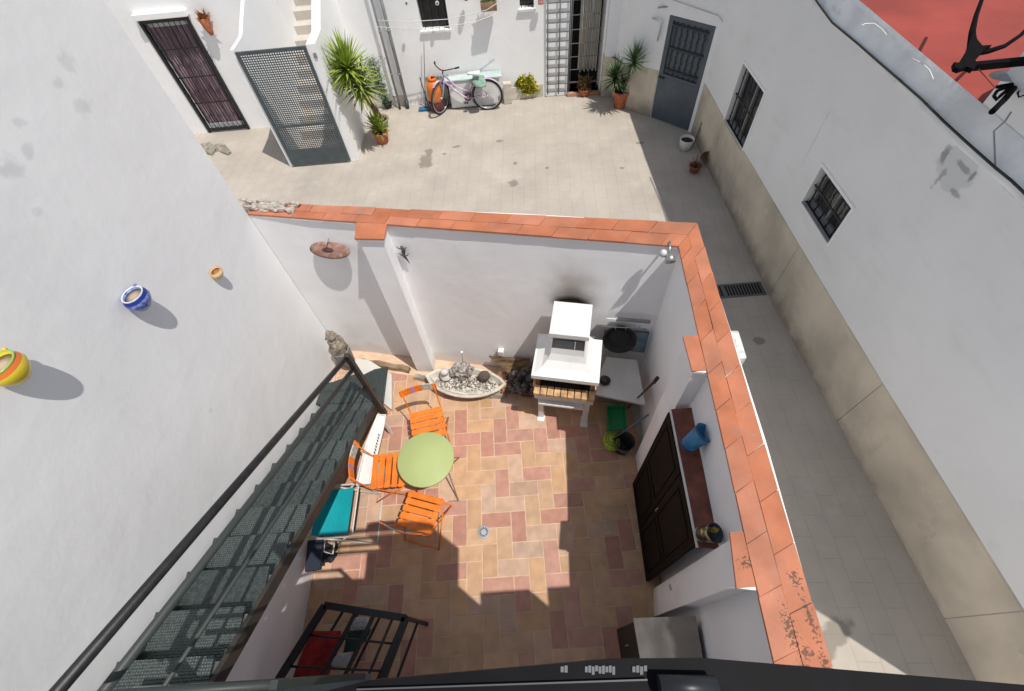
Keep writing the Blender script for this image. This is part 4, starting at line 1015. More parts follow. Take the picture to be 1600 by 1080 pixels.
lying_cup('painted_planter', 'dark and yellow painted planter fixed at the near end of the niche', Vector((1.105, .635, 1.965)), Vector((1.16, .61, 2.10)), .045, .062, (mat('dark_yellow_glaze', (.012, .022, .05), rough=.35, var=.2, scale=17, col2=(.03, .04, .07)), mat('yellow_band_glaze', (.62, .45, .05), rough=.4, var=.3, scale=30, col2=(.45, .42, .30))))
overlay(MATS['dark_yellow_glaze'], (.62, .45, .04), noise_mask(14, .54, .58, .95)); overlay(MATS['dark_yellow_glaze'], (.6, .6, .58), noise_mask(19, .66, .70, .9))
# electrical socket on the pier
p = WX(1047, 918, 1.055); bm = BM(); box(bm, (1.058, p.y, p.z), (.008, .04, .055), rz=.06, bev=.002); solo('wall_socket', bm, mat('grey_socket', (.45, .45, .47)), 'small grey socket on the near pier of the patio wall', 'socket')
# stone topped cabinet at the near right
q = [W(990, 966, 1.22), W(1096, 972, 1.22), W(1101, 1040, 1.22), W(990, 1040, 1.22)]
x0, x1, y0, y1 = q[0].x, 1.075, -.42, q[0].y
t = thing('stone_cabinet', 'dark cabinet with a worn stone top in the near corner of the patio', 'cabinet', ((x0+x1)/2, -.1, 0))
CAB = mat('cabinet_stone', (.62, .55, .46), rough=.8, var=.35, scale=5, bump=.25); overlay(CAB, (.20, .175, .15), blob_mask((1.10, .1, 1.22), (.20, .6, 1), 0, edge=(1, .7), noise=.3, nscale=9, gain=.8))
xt1 = 1.30
bm = BM(); prism(bm, [(x0, y1), (1.155, y1-.01), (1.11, y0), (x0, y0)][::-1], 1.19, 1.22); part('top', bm, CAB, t)
bm = BM(); prism(bm, [(x0+.02, y1-.02), (1.145, y1-.03), (1.10, y0), (x0+.02, y0)][::-1], 0, 1.19); part('body', bm, mat('near_black_wood', (.02, .017, .015), rough=.7), t)
bm = BM(); bar(bm, (x0+.012, .05, .5), (x0+.012, .05, .62), .012); part('handle', bm, CHROME, t)
# black framed stand holding red bag, gloves
hz = .85
q = [W(508, 946, hz), W(634, 966, hz), W(585, 1095, hz), W(415, 1095, hz)]
t = thing('metal_stand', 'black metal frame stand with a barred top in the near left corner', 'stand', tuple((q[0]+q[2])/2*Vector((1, 1, 0)).to_3d() if False else (q[0].x+.4, .1, 0)))
bm = BM()
for i in range(4): bar(bm, q[i], q[(i+1) % 4], .055, .05)
part('frame', bm, BLACK, t)
bm = BM()
for u in (.33, .66, .9):
    a, b = q[0].lerp(q[3], u), q[1].lerp(q[2], u); tube(bm, [a, b], .009, 6)
for v in (.40, .62, .85):
    a, b = q[0].lerp(q[1], v), q[3].lerp(q[2], v); bar(bm, a, b, .03 if v < .8 else .018, .02)
part('bars', bm, BLACK, t)
for i in range(4):
    bm = BM(); p = q[i]; bar(bm, p, (p.x, p.y, 0), .03); part('leg', bm, BLACK, t)
bm = BM(); bar(bm, (q[0].x, q[0].y, .4), (q[3].x, q[3].y, .4), .02); bar(bm, (q[1].x, q[1].y, .4), (q[2].x, q[2].y, .4), .02)
for v in (.2, .5, .8): a, b = q[0].lerp(q[1], v), q[3].lerp(q[2], v); bar(bm, (a.x, a.y, .4), (b.x, b.y, .4), .02)
part('rack', bm, BLACK, t)
def lump(name, label, cat, pxs, z, h, m, n=3):
    """soft, crumpled cloth-like slab over a traced patch"""
    P_ = [W(a, b, z) for a, b in pxs]; c = sum(P_, Vector())/len(P_); bm = BM(); ringsz = []
    for k, (s_, hz_) in enumerate(((1.0, 0), (1.02, h*.5), (.8, h*.9), (.4, h))):
        ring_ = []
        for i, p in enumerate(P_):
            for t_ in (0, .5):
                w_ = p.lerp(P_[(i+1) % len(P_)], t_); v = c+(w_-c)*s_*random.uniform(.93, 1.05); ring_.append(bm.verts.new((v.x, v.y, z+hz_*random.uniform(.85, 1.15))))
        ringsz.append(ring_)
    for a, b in zip(ringsz, ringsz[1:]):
        for i in range(len(a)): bm.faces.new((a[i], a[(i+1) % len(a)], b[(i+1) % len(a)], b[i]))
    bm.faces.new(ringsz[0][::-1]); bm.faces.new(ringsz[-1])
    return solo(name, bm, m, label, cat, smooth=True)
lump('red_bag', 'crumpled red cloth bag on the rack of the metal stand', 'bag', [(494, 985), (535, 985), (528, 1020), (512, 1060), (462, 1062), (478, 1015)], .42, .12, mat('red_cloth', (.32, .02, .02), rough=.9, var=.4, scale=14, bump=.5))
lump('work_glove', 'pale knitted glove on the metal stand, farther from the balcony', 'glove', [(549, 966), (575, 964), (583, 978), (562, 984), (546, 982)], .56, .04, mat('glove_knit', (.42, .42, .44), rough=.95, var=.3, scale=60, bump=.5), 3)
lump('work_glove', 'pale knitted glove on the metal stand, nearer the balcony', 'glove', [(530, 1021), (548, 1020), (549, 1036), (522, 1042), (516, 1036)], .56, .04, MATS['glove_knit'])
lump('dark_towel', 'dark green towel across the metal stand between the gloves', 'towel', [(545, 986), (580, 984), (572, 1000), (556, 1018), (538, 1020)], .50, .05, mat('dark_green_cloth', (.02, .06, .05), rough=.95, bump=.4))
# ================================================================ ROCKERY, WALL ORNAMENTS
TRAYW = mat('weathered_white_wood', (.58, .55, .48), rough=.8, var=.2, scale=10, bump=.3)
a = W(668, 588, .2); b = W(788, 600, .2); ctr = (a+b)/2; L = (b-a).length
t = thing('boat_tray', 'white boat shaped tray full of shells against the patio back wall', 'tray', (ctr.x, ctr.y, 0), math.atan2(b.y-a.y, b.x-a.x))
Lh = L/2
bm = BM(); N = 14; rings = []
def boat(z, s, wdt):
    out = []
    for k in range(N+1): u = -1+2*k/N; out.append((u*Lh*s, -wdt*(1-u*u)**.7 if abs(u) < 1 else 0, z))
    for k in range(N-1, 0, -1): u = -1+2*k/N; out.append((u*Lh*s, wdt*.75*(1-u*u)**.7, z))
    return out
for z, s, wd in ((.02, .72, .12), (.10, .92, .20), (.20, 1.06, .26), (.215, 1.05, .255), (.21, .97, .222), (.13, .88, .17)): rings.append([bm.verts.new(p) for p in boat(z, s, wd)])
for p_, q_ in zip(rings, rings[1:]):
    for i in range(len(p_)): bm.faces.new((p_[i], p_[(i+1) % len(p_)], q_[(i+1) % len(p_)], q_[i]))
bm.faces.new(rings[0][::-1]); bm.faces.new(rings[-1]); part('hull', bm, TRAYW, t, world=False)
bm = BM(); random.seed(3)   # heap of shells, pebbles: uncountable
for k in range(700):
    u = random.uniform(-.85, .85); v = random.uniform(-.9, .9)*(1-u*u)**.6*.15; h = .16+.10*math.exp(-((u+.05)/.28)**2-(v/.09)**2)
    s = random.uniform(.008, .024)
    box(bm, (u*Lh*.9, v-.01, h*random.uniform(.6, 1.05)), (s*1.6, s, s*.6), rz=random.uniform(0, 3), ry=random.uniform(-.7, .7), rx=random.uniform(-.7, .7), mi=random.choice([0, 0, 0, 0, 1, 1, 2]))
part('shells', bm, [mat('shell_white', (.66, .62, .56), rough=.6, var=.2, scale=30), mat('shell_grey', (.28, .25, .22), rough=.8, var=.3, scale=30), mat('shell_brown', (.34, .27, .20), rough=.8)], t, world=False, kind='stuff')
def small_pot(name, label, cat, p, prof, m, extra=None, seg=24):
    t = thing(name, label, cat, tuple(p)); bm = BM(); lathe_open(bm, prof, c=p, seg=seg); part('pot', bm, m, t)
    if extra:
        bm = BM(); lathe(bm, [(extra[0], extra[1]), (.0005, extra[1]+.004)], c=p, seg=seg, cap_bottom=True); part('filling', bm, extra[2], t)
    return t
p = W(697, 588, .2); 
t = thing('shell_lamp', 'small white stacked ornament at the left end of the boat tray', 'ornament', (p.x, p.y, .2)); bm = BM()
lathe(bm, [(.02, 0), (.075, .01), (.08, .03), (.04, .05), (.035, .10), (.055, .115), (.045, .15), (.001, .16)], c=(p.x, p.y, .19), seg=22); part('body', bm, mat('bleached_stone', (.62, .60, .55), rough=.8, var=.2, scale=20), t)
p = W(722, 585, .24); bm = BM(); bmesh.ops.create_icosphere(bm, subdivisions=4, radius=1, matrix=Matrix.Translation((p.x, p.y+.03, .29)) @ Matrix.Diagonal((.15, .10, .11, 1)))
from mathutils import noise as mn
for v in bm.verts: v.co += (v.co-Vector((p.x, p.y+.03, .29))).normalized()*mn.noise(v.co*22)*.045
CORAL = mat('coral_rock', (.50, .46, .42), rough=.95, var=.6, scale=26, bump=1, bscale=60, col2=(.12, .10, .09)); solo('coral_rock', bm, CORAL, 'rough grey coral rock heaped in the middle of the boat tray', 'rock')
p = W(757, 591, .2); bm = BM(); bmesh.ops.create_icosphere(bm, subdivisions=4, radius=1, matrix=Matrix.Translation((p.x, p.y, .25)) @ Matrix.Rotation(.5, 4, 'Y') @ Matrix.Diagonal((.075, .065, .085, 1)))
for v in bm.verts: v.co += (v.co-Vector((p.x, p.y, .25))).normalized()*mn.noise(v.co*60)*.008
solo('dark_coconut', bm, mat('coconut_husk', (.13, .10, .085), rough=.95, var=.4, scale=60, bump=1, bscale=80), 'dark round husk at the right end of the boat tray', 'husk', smooth=True)
p = W(722, 566, .35); t = thing('glass_stick', 'thin stick with a white ball standing behind the coral rock', 'ornament', (p.x, p.y, .2)); bm = BM(); tube(bm, [(p.x, p.y, .2), (p.x+.02, p.y+.03, .52)], .005, 6); part('stem', bm, ZINC, t)
bm = BM(); bmesh.ops.create_uvsphere(bm, u_segments=12, v_segments=8, radius=.02, matrix=Matrix.Translation((p.x+.022, p.y+.032, .53))); part('ball', bm, GLAZE_W, t, smooth=True)
# split logs and driftwood round the tray
def plank(name, label, a, b, wd, ht, m, jig=.0, cat='wood'):
    bm = BM(); a = Vector(a); b = Vector(b); n = 6; d_ = (b-a); s = Vector((-d_.y, d_.x, 0)).normalized(); prev = None
    for k in range(n+1):
        c = a.lerp(b, k/n)+Vector((random.uniform(-jig, jig), random.uniform(-jig, jig), 0)); h = ht*random.uniform(.85, 1.1); w_ = wd*random.uniform(.85, 1.1)/2
        r = [bm.verts.new(c-s*w_+Vector((0, 0, 0))), bm.verts.new(c+s*w_), bm.verts.new(c+s*w_*.8+Vector((0, 0, h))), bm.verts.new(c-s*w_*.7+Vector((0, 0, h)))]
        if prev:
            for j in range(4): bm.faces.new((prev[j], prev[(j+1) % 4], r[(j+1) % 4], r[j]))
        else: bm.faces.new(r)
        prev = r
    bm.faces.new(prev); return solo(name, bm, m, label, cat)
DRIFT = mat('weathered_timber', (.26, .19, .12), rough=.9, var=.4, scale=10, bump=.7, bscale=30); GREYW = mat('grey_driftwood', (.34, .30, .25), rough=.9, var=.4, scale=10, bump=.6, bscale=30)
plank('timber_beam', 'weathered timber beam on the floor along the left part of the back wall', W(568, 567, 0), W(648, 583, 0)+Vector((-.06, .04, 0)), .09, .07, DRIFT, .008)
plank('timber_beam', 'short grey timber at the foot of the thick pier', W(650, 591, 0), W(680, 598, 0), .08, .07, GREYW, .008)
plank('timber_beam', 'pale cut timber block lying under the right end of the boat tray', W(735, 618, .0), W(790, 617, 0), .12, .08, GREYW, .01)
plank('bark_slab', 'dark brown bark slab leaning behind the right end of the boat tray', W(795, 590, .05), W(838, 612, .05), .26, .10, WOODD, .02, 'bark')
p0 = BWpt(764, 556, .05); p1 = BWpt(828, 560, .05); p2 = W(828, 590, .25); p3 = W(798, 584, .25)
bm = BM(); n_ = Vector((0, -.03, .02)); loft(bm, [p0, p1, p2, p3], [v+n_ for v in (p0, p1, p2, p3)]); solo('bark_sheet', bm, mat('bark_brown', (.16, .10, .055), rough=.95, var=.6, scale=8, bump=1, bscale=40, stretch=(1, 4, 4)), 'large rough bark sheet leaning on the wall beside the barbecue', 'bark')
random.seed(5); bm = BM()
for k in range(90):
    c = W(random.uniform(797, 832), random.uniform(575, 615), random.uniform(.05, .45)); bmesh.ops.create_icosphere(bm, subdivisions=1, radius=random.uniform(.02, .05), matrix=Matrix.Translation(c))
solo('charcoal_heap', bm, mat('charcoal', (.03, .028, .03), rough=.6, var=.8, scale=25, col2=(.15, .14, .14)), 'dark heap of charcoal left of the barbecue', 'charcoal', kind='stuff')
bm = BM()
for k in range(26):
    c = W(random.uniform(778, 797), random.uniform(582, 612), random.uniform(.08, .2)); box(bm, c, (.04, .025, .02), rz=random.uniform(0, 3), rx=random.uniform(-1, 1), ry=random.uniform(-1, 1))
solo('brick_shards', bm, mat('brick_shard', (.42, .19, .11), rough=.9, var=.4, scale=20), 'reddish brick shards spilling at the right tip of the boat tray', 'shards', kind='stuff')
p = BWpt(783, 550, .04); bm = BM(); box(bm, p, (.075, .07, .09), rz=th, bev=.006); solo('junction_box', bm, GLAZE_W, 'small white junction box on the back wall above the bark', 'box')
# rusty wire disc on the left part of the back wall
def wall2(px, py, off=0):   # left stretch of the back wall
    a = Vector(inner[0]); b = Vector(inner[2]); d_ = (b-a).normalized(); n_ = Vector((d_.y, -d_.x))
    if n_.y > 0: n_ = -n_
    a2 = a+n_*(off-.028); v = _ray(px, py); D_ = Vector((v.dot(CX), v.dot(CY), v.dot(CZ))); nn = Vector((n_.x, n_.y, 0))
    tt = (Vector((a2.x, a2.y, 0))-Vector((0, 0, HC))).dot(nn)/D_.dot(nn); return Vector((0, 0, HC))+D_*tt
p = wall2(514, 391, .085)
t = thing('hanging_sieve', 'rusty round metal sieve lamp shade hanging on the back wall left of the pier', 'ornament', tuple(p))
RUST = mat('rusty_pink_metal', (.36, .22, .18), rough=.9, var=.45, scale=22, bump=.4, col2=(.20, .11, .085))
mr_ = Matrix.Rotation(-.26, 4, 'Z') @ Matrix.Rotation(math.radians(38), 4, 'X') @ Matrix.Diagonal((1.18, .44, .5, 1))
bm = BM(); lathe(bm, [(.19, -.045), (.195, -.03), (.16, .0), (.09, .02), (.05, .03)], c=p, seg=40, m=mr_, cap_bottom=False); lathe(bm, [(.05, .027), (.09, .017), (.16, -.004), (.188, -.033), (.19, -.045)], c=p, seg=40, m=mr_, cap_bottom=False)
part('shade', bm, RUST, t)
bm = BM(); lathe(bm, [(.055, .03), (.05, .055), (.001, .06)], c=p, seg=18, m=mr_); part('cap', bm, mat('dark_rust', (.10, .05, .035), rough=.9, var=.3, scale=30), t)
bm = BM(); hp = wall2(513, 372, .0); tube(bm, [hp, hp+Vector((0, -.12, .03)), p+Vector((0, .0, .06))], .006, 6); part('bracket', bm, mat('old_white_iron', (.5, .47, .45)), t)
# gecko ornament and bird lamp
p = BWpt(631, 394, .02); t = thing('metal_gecko', 'small dark metal gecko on the back wall right of the pier', 'ornament', tuple(p))
bm = BM(); u_ = Vector((.975, -.223, 0)); z_ = Vector((0, 0, 1)); n_ = Vector((-.223, -.975, 0))*.015
tube(bm, [p+z_*.09+n_, p+z_*.04+n_+u_*.01, p-z_*.03+n_-u_*.005, p-z_*.09+n_+u_*.015, p-z_*.14+n_+u_*.03], [.014, .022, .018, .009, .003], 8); part('body', bm, mat('pewter', (.12, .12, .13), rough=.4, metal=.6, var=.4, scale=30), t)
for sx, sz in ((1, .05), (-1, .05), (1, -.04), (-1, -.04)):
    bm = BM(); tube(bm, [p+z_*sz+n_, p+z_*(sz+.01)+n_+u_*.035*sx, p+z_*(sz+.035)+n_+u_*.05*sx], .005, 6); part('leg', bm, MATS['pewter'], t)
p = BWpt(1046, 396, .10); t = thing('spotlight', 'chrome twin spotlight in the upper right corner of the patio wall', 'lamp', tuple(p))
bm = BM(); mm = Matrix.Rotation(math.radians(115), 4, 'X'); lathe_open(bm, [(.02, 0), (.04, .03), (.045, .08), (.038, .08), (.02, .03), (.0005, .03)], c=p, seg=20, m=mm); part('lamp_head', bm, CHROME, t)
bm = BM(); lathe_open(bm, [(.015, 0), (.03, .02), (.034, .05), (.028, .05), (.015, .02), (.0005, .02)], c=p+Vector((-.05, .0, .03)), seg=20, m=Matrix.Rotation(math.radians(200), 4, 'X')); part('lamp_head', bm, mat('white_enamel', (.7, .7, .7), rough=.3), t)
bm = BM(); tube(bm, [p, p+Vector((.02, .1, .04))], .012, 8); part('arm', bm, CHROME, t)
# amphora in the corner
p = W(540, 572, .0)+Vector((.02, .02, 0)); p = Vector((-2.40, 3.50, .08))
t = thing('stone_amphora', 'tall grey stone vase with a pale carved shell top in the corner by the stairs', 'vase', tuple(p))
bm = BM(); lathe_open(bm, [(.08, 0), (.10, .05), (.115, .22), (.12, .34), (.115, .36), (.10, .35), (.06, .05), (.0005, .05)], c=p, seg=28); part('base', bm, mat('grey_stone', (.22, .215, .20), rough=.9, var=.3, scale=20, bump=.5), t)
CARV = mat('carved_sandstone', (.48, .42, .35), rough=.9, var=.45, scale=30, bump=.8, bscale=50, col2=(.22, .18, .15))
bm = BM(); lathe(bm, [(.07, .30), (.105, .36), (.10, .43), (.11, .46), (.085, .52), (.09, .55), (.05, .61), (.065, .65), (.025, .74), (.001, .78)], c=p, seg=28)
for v in bm.verts: v.co += Vector((mn.noise(v.co*25), mn.noise(v.co*25+Vector((5, 5, 5))), 0))*.035
part('carving', bm, CARV, t)
# driftwood on the far end of the coping
a = W(378, 322, CT); b = W(462, 326, CT); bm = BM(); random.seed(9)
for k in range(60):
    u = random.random(); c = a.lerp(b, u)+Vector((random.uniform(-.02, .02), random.uniform(-.07, .05), CT-a.z+random.uniform(.005, .04))); c.z = CT+random.uniform(.01, .04)
    box(bm, c, (random.uniform(.04, .12), random.uniform(.02, .05), random.uniform(.02, .05)), rz=-.2+random.uniform(-.5, .5), rx=random.uniform(-.3, .3), bev=.006)
solo('stone_chips', bm, mat('chalky_stone', (.56, .51, .45), rough=.95, var=.35, scale=18, bump=.8, col2=(.34, .30, .26)), 'row of pale broken stone on the left end of the tile coping', 'stones', kind='stuff')
# outer box on the patio wall facing the alley
a = W(1158, 545, 2.1); t = thing('meter_box', 'white box fixed on the alley side of the patio wall', 'box', (1.62, 1.95, 2.15))
bm = BM(); box(bm, (1.66, 1.93, 2.18), (.10, .26, .22), rz=-.075, bev=.01); part('box', bm, mat('worn_white_box', (.72, .72, .70), rough=.7, var=.3, scale=18), t)
bm = BM(); box(bm, (1.712, 1.93, 2.18), (.008, .2, .16), rz=-.075); part('lid', bm, WPLAST, t)
# alley drain grate
q = [W(1122, 447, -.0), W(1195, 439, -.0), W(1198, 458, -.0), W(1127, 466, -.0)]
t = thing('drain_grate', 'dark slotted drain grate across the alley paving', 'drain', (3.3, 4.3, 0)); bm = BM()
cx = [3.0+.043*k for k in range(16)]
for k, x in enumerate(cx):
    if k in (3,): continue
    box(bm, (x-.10, 4.31, .004), (.022, .19, .006))
part('slots', bm, DARK, t)
bm = BM(); box(bm, (3.22, 4.31, -.0005), (.78, .26, .005)); part('frame', bm, mat('grate_metal', (.12, .12, .12), rough=.6), t)
# ---------------- three pots on the left wall
def wall_pot(label, px, py, R, prof, mats, knob=True, name='wall_pot'):
    p = WX(px, py, LX+R*.85)-Vector((0, 0, .4*R)); mf = Matrix.Diagonal((.84, 1.0, 1, 1)); t = thing(name, label, 'pot', tuple(p), 0, 'painted pots hung on the house wall')
    pr = [(r*R, z*R) for r, z in prof]
    # bands: split the outside profile in three meshes by height
    n = len(pr)
    bm = BM(); lathe_open(bm, pr, c=p, seg=32, m=mf); part('bowl', bm, mats[0], t)
    bm = BM(); lathe(bm, [(.73*R, 1.41*R), (.80*R, 1.46*R), (.86*R, 1.42*R), (.82*R, 1.34*R)], c=p, seg=32, m=mf, cap_bottom=False)
    part('rim', bm, mats[1], t)
    if mats[2]:
        bm = BM(); i0 = 4; (r0, z0), (r1, z1) = pr[4], pr[5]; lathe(bm, [(r0*1.012, z0), (r1*1.02, z1)], c=p, seg=32, m=mf, cap_bottom=False); part('band', bm, mats[2], t)
    bm = BM(); lathe(bm, [(.71*R, 1.24*R), (.0005, 1.27*R)], c=p, seg=24, m=mf); part('filling', bm, mats[3], t)
    if knob: bm = BM(); bmesh.ops.create_uvsphere(bm, u_segments=10, v_segments=8, radius=.12*R, matrix=Matrix.Translation(p+Vector((-.1*R, .85*R, 1.45*R)))); part('handle', bm, mats[0], t, smooth=True)
PROF = [(.42, 0), (.56, .12), (.85, .48), (1.0, .85), (.95, 1.12), (.80, 1.34), (.78, 1.42), (.73, 1.40), (.70, 1.15), (.0005, 1.1)]
DRYS = mat('dry_pale_soil', (.50, .40, .30), rough=1, var=.2)
wall_pot('yellow pot with a green rim on the house wall, leftmost and largest', 26, 584, .095, PROF, (mat('yellow_glaze', (.72, .56, .04), rough=.25, var=.1, coat=.4), mat('green_glaze', (.30, .52, .10), rough=.25), mat('orange_glaze', (.65, .16, .03), rough=.3), DRYS))
wall_pot('blue and white patterned pot on the house wall, middle one', 222, 474, .092, PROF, (mat('cobalt_glaze', (.03, .07, .36), rough=.25, var=.2, scale=30, col2=(.30, .38, .60), coat=.4), mat('white_blue_rim', (.65, .68, .75), rough=.25), mat('deep_blue_band', (.012, .03, .24), rough=.25), DRYS))
wall_pot('small orange and cream pot on the house wall, nearest the stone chips', 342, 430, .058, PROF, (mat('cream_glaze', (.70, .42, .16), rough=.35, var=.4, scale=30, col2=(.70, .60, .42)), mat('orange_rim', (.62, .30, .08), rough=.3), None, mat('rust_soil', (.34, .15, .05))), knob=False)
# hanging terracotta planter by the barred door
p = WY(316, 26, 9.86); t = thing('hanging_planter', 'terracotta wall planter with dried plant right of the barred door', 'planter', tuple(p)); bm = BM(); lathe_open(bm, [(.03, -.30), (.06, -.22), (.10, -.02), (.095, -.01), (.05, -.15), (.0005, -.15)], c=p, seg=20); part('pot', bm, TERRA, t)
bm = BM(); random.seed(11)
for k in range(70):
    a_ = random.uniform(0, 6.28); e_ = random.uniform(.2, 1.4); blade(bm, p+Vector((random.uniform(-.05, .05), random.uniform(-.05, .05), -.03)), (math.cos(a_)*math.cos(e_), math.sin(a_)*math.cos(e_)-.2, math.sin(e_)), random.uniform(.08, .19), .035, .8, 3)
part('foliage', bm, mat('dry_orange_leaf', (.32, .12, .04), rough=.8, var=.4, scale=20), t, recalc=False)

# ================================================================ PLANTS
def leafmat(name, c, c2=None, **k):
    m = mat(name, c, rough=.5, var=.35, scale=8, spec=.4, col2=c2, **k); b = m.node_tree.nodes['Principled BSDF']; return m
YUC = leafmat('yucca_leaf', (.20, .31, .04), (.38, .46, .07)); YUCD = leafmat('yucca_leaf_dark', (.035, .08, .03), (.07, .13, .04)); LIMEL = leafmat('yellow_green_leaf', (.34, .42, .05), (.20, .30, .04))
STRAW = leafmat('straw_leaf', (.42, .38, .16), (.28, .26, .10))
TRUNK = mat('yucca_trunk', (.22, .17, .12), rough=.95, var=.4, scale=15, bump=.8)
def rosette(bm, c, n, L, wd, up=1.2, low=-.7, droop=.35, mi=0, mi_low=None):
    c = Vector(c)
    for k in range(n):
        a = k*2.39996+random.uniform(-.2, .2); u = (k+.5)/n; e = up+(low-up)*u+random.uniform(-.1, .1)
        blade(bm, c+Vector((0, 0, -.10*u)), (math.cos(a)*math.cos(e), math.sin(a)*math.cos(e), math.sin(e)), L*random.uniform(.8, 1.1)*(1 if u < .75 else .9), wd, droop*random.uniform(.5, 1.5), 4, (mi_low if mi_low is not None and u > .72 else mi))
def tpot(t, p, r, h, m=TERRA, rim=True, soil=SOIL, sl=.9):
    bm = BM(); prof = [(r*.72, 0), (r*.98, h*.86)]+([(r*1.08, h*.86), (r*1.08, h), (r*.98, h)] if rim else [(r, h), (r*.93, h)])+[(r*.90, h*sl), (r*.5, h*sl-.02), (.0005, h*sl-.02)]
    lathe_open(bm, prof, c=p, seg=28); part('pot', bm, m, t)
    bm = BM(); lathe(bm, [(r*.91, h*sl-.005), (r*.4, h*sl+.012), (.0005, h*sl+.015)], c=p, seg=24); part('soil', bm, soil, t)
random.seed(21)
# small yucca in a terracotta pot, sunny corner
p = W(599, 222, 0); t = thing('potted_yucca', 'yellow green spiky plant in a terracotta pot, in front of the gate wall', 'plant', tuple(p)); tpot(t, p, .15, .24)
bm = BM(); rosette(bm, p+Vector((0, 0, .30)), 46, .34, .04, 1.4, .1, .5); rosette(bm, p+Vector((-.08, .05, .34)), 30, .34, .04, 1.45, .3, .4); part('foliage', bm, LIMEL, t, recalc=False)
# big yucca: trunks lean from behind that pot up to the left
base = W(600, 205, 0)+Vector((-.05, .15, 0)); t = thing('yucca', 'large spiky green yucca leaning over beside the mesh gate', 'plant', tuple(base))
hd = WX(543, 106, -2.66); h2 = WX(560, 128, -2.55)
bm = BM(); tube(bm, [base, base+Vector((-.05, 0, .3)), base.lerp(hd, .55)+Vector((.06, 0, .02)), hd], [.05, .042, .036, .03], 8); tube(bm, [base+Vector((.06, .03, 0)), base.lerp(h2, .5)+Vector((.05, .05, 0)), h2], [.04, .034, .028], 8); part('trunk', bm, TRUNK, t)
tpot(t, base, .17, .2, m=mat('dull_pot', (.25, .2, .16)))
bm = BM(); rosette(bm, hd+Vector((0, 0, .02)), 150, .56, .062, 1.45, -.75, .35, 0, 1); rosette(bm, h2+Vector((.02, 0, -.05)), 100, .50, .062, 1.2, -.9, .5, 1, 2); rosette(bm, hd+Vector((-.1, -.02, .03)), 45, .40, .045, 1.3, -.3, .3, 0, 0)
part('foliage', bm, [YUC, leafmat('yucca_leaf_yellow', (.30, .34, .07), (.17, .25, .05)), STRAW], t, recalc=False)
# climber behind
base = W(607, 168, 0); t = thing('climbing_plant', 'dark green climber in front of the far drainpipes', 'plant', tuple(base))
bm = BM()
for k in range(5): tube(bm, [base+Vector((random.uniform(-.05, .05), 0, 0)), base+Vector((random.uniform(-.15, .05), 0, .5)), base+Vector((random.uniform(-.25, .0), 0, 1.0))], .006, 5)
part('stem', bm, TRUNK, t)
bm = BM()
for k in range(520):
    z = random.uniform(.03, 1.05); c = base+Vector((random.gauss(-.10*z, .05+.06*z), random.gauss(-.02, .05), z)); a_ = random.uniform(0, 6.28)
    blade(bm, c, (math.cos(a_), math.sin(a_), random.uniform(-.2, .9)), random.uniform(.05, .11), .022, .5, 2, 0 if random.random() < .75 else 1)
part('foliage', bm, [leafmat('dark_leaf', (.03, .08, .03), (.05, .13, .05)), leafmat('mid_leaf', (.12, .25, .12))], t, recalc=False)
tpot(t, base, .1, .12, m=mat('dark_pot', (.03, .03, .03)))
# palm in the shady corner
p = W(968, 166, 0); t = thing('potted_palm', 'dark green spiky palm in a big terracotta pot by the corner pillar', 'plant', tuple(p)); tpot(t, p, .17, .34)
hA = WY(992, 92, p.y-.30); hB = WY(962, 118, p.y-.15); bm = BM(); tube(bm, [p+Vector((.03, 0, .3)), hA], [.03, .022], 8); tube(bm, [p+Vector((-.04, 0, .3)), hB], [.03, .022], 8); part('trunk', bm, TRUNK, t)
bm = BM(); rosette(bm, hA, 70, .36, .035, 1.4, -.5, .3); rosette(bm, hB+Vector((0, 0, .0)), 75, .40, .04, 1.4, -.6, .45); rosette(bm, p+Vector((.02, 0, .42)), 30, .34, .035, 1.4, .2, .4); part('foliage', bm, YUCD, t, recalc=False)
# dried plant between the doorway and pillar
p = W(913, 148, 0); t = thing('dried_plant', 'dried brown bushy plant in a low pot between doorway and pillar', 'plant', tuple(p)); tpot(t, p, .13, .14)
bm = BM()
for k in range(260):
    a_ = random.uniform(0, 6.28); e_ = random.uniform(0, 1.4); r = random.uniform(.0, .15); blade(bm, p+Vector((math.cos(a_)*r*.8, math.sin(a_)*r*.6, random.uniform(.1, .34))), (math.cos(a_)*math.cos(e_), math.sin(a_)*math.cos(e_), math.sin(e_)), random.uniform(.05, .12), .03, .6, 2)
part('foliage', bm, leafmat('dry_brown_leaf', (.22, .13, .05), (.13, .08, .035)), t, recalc=False)
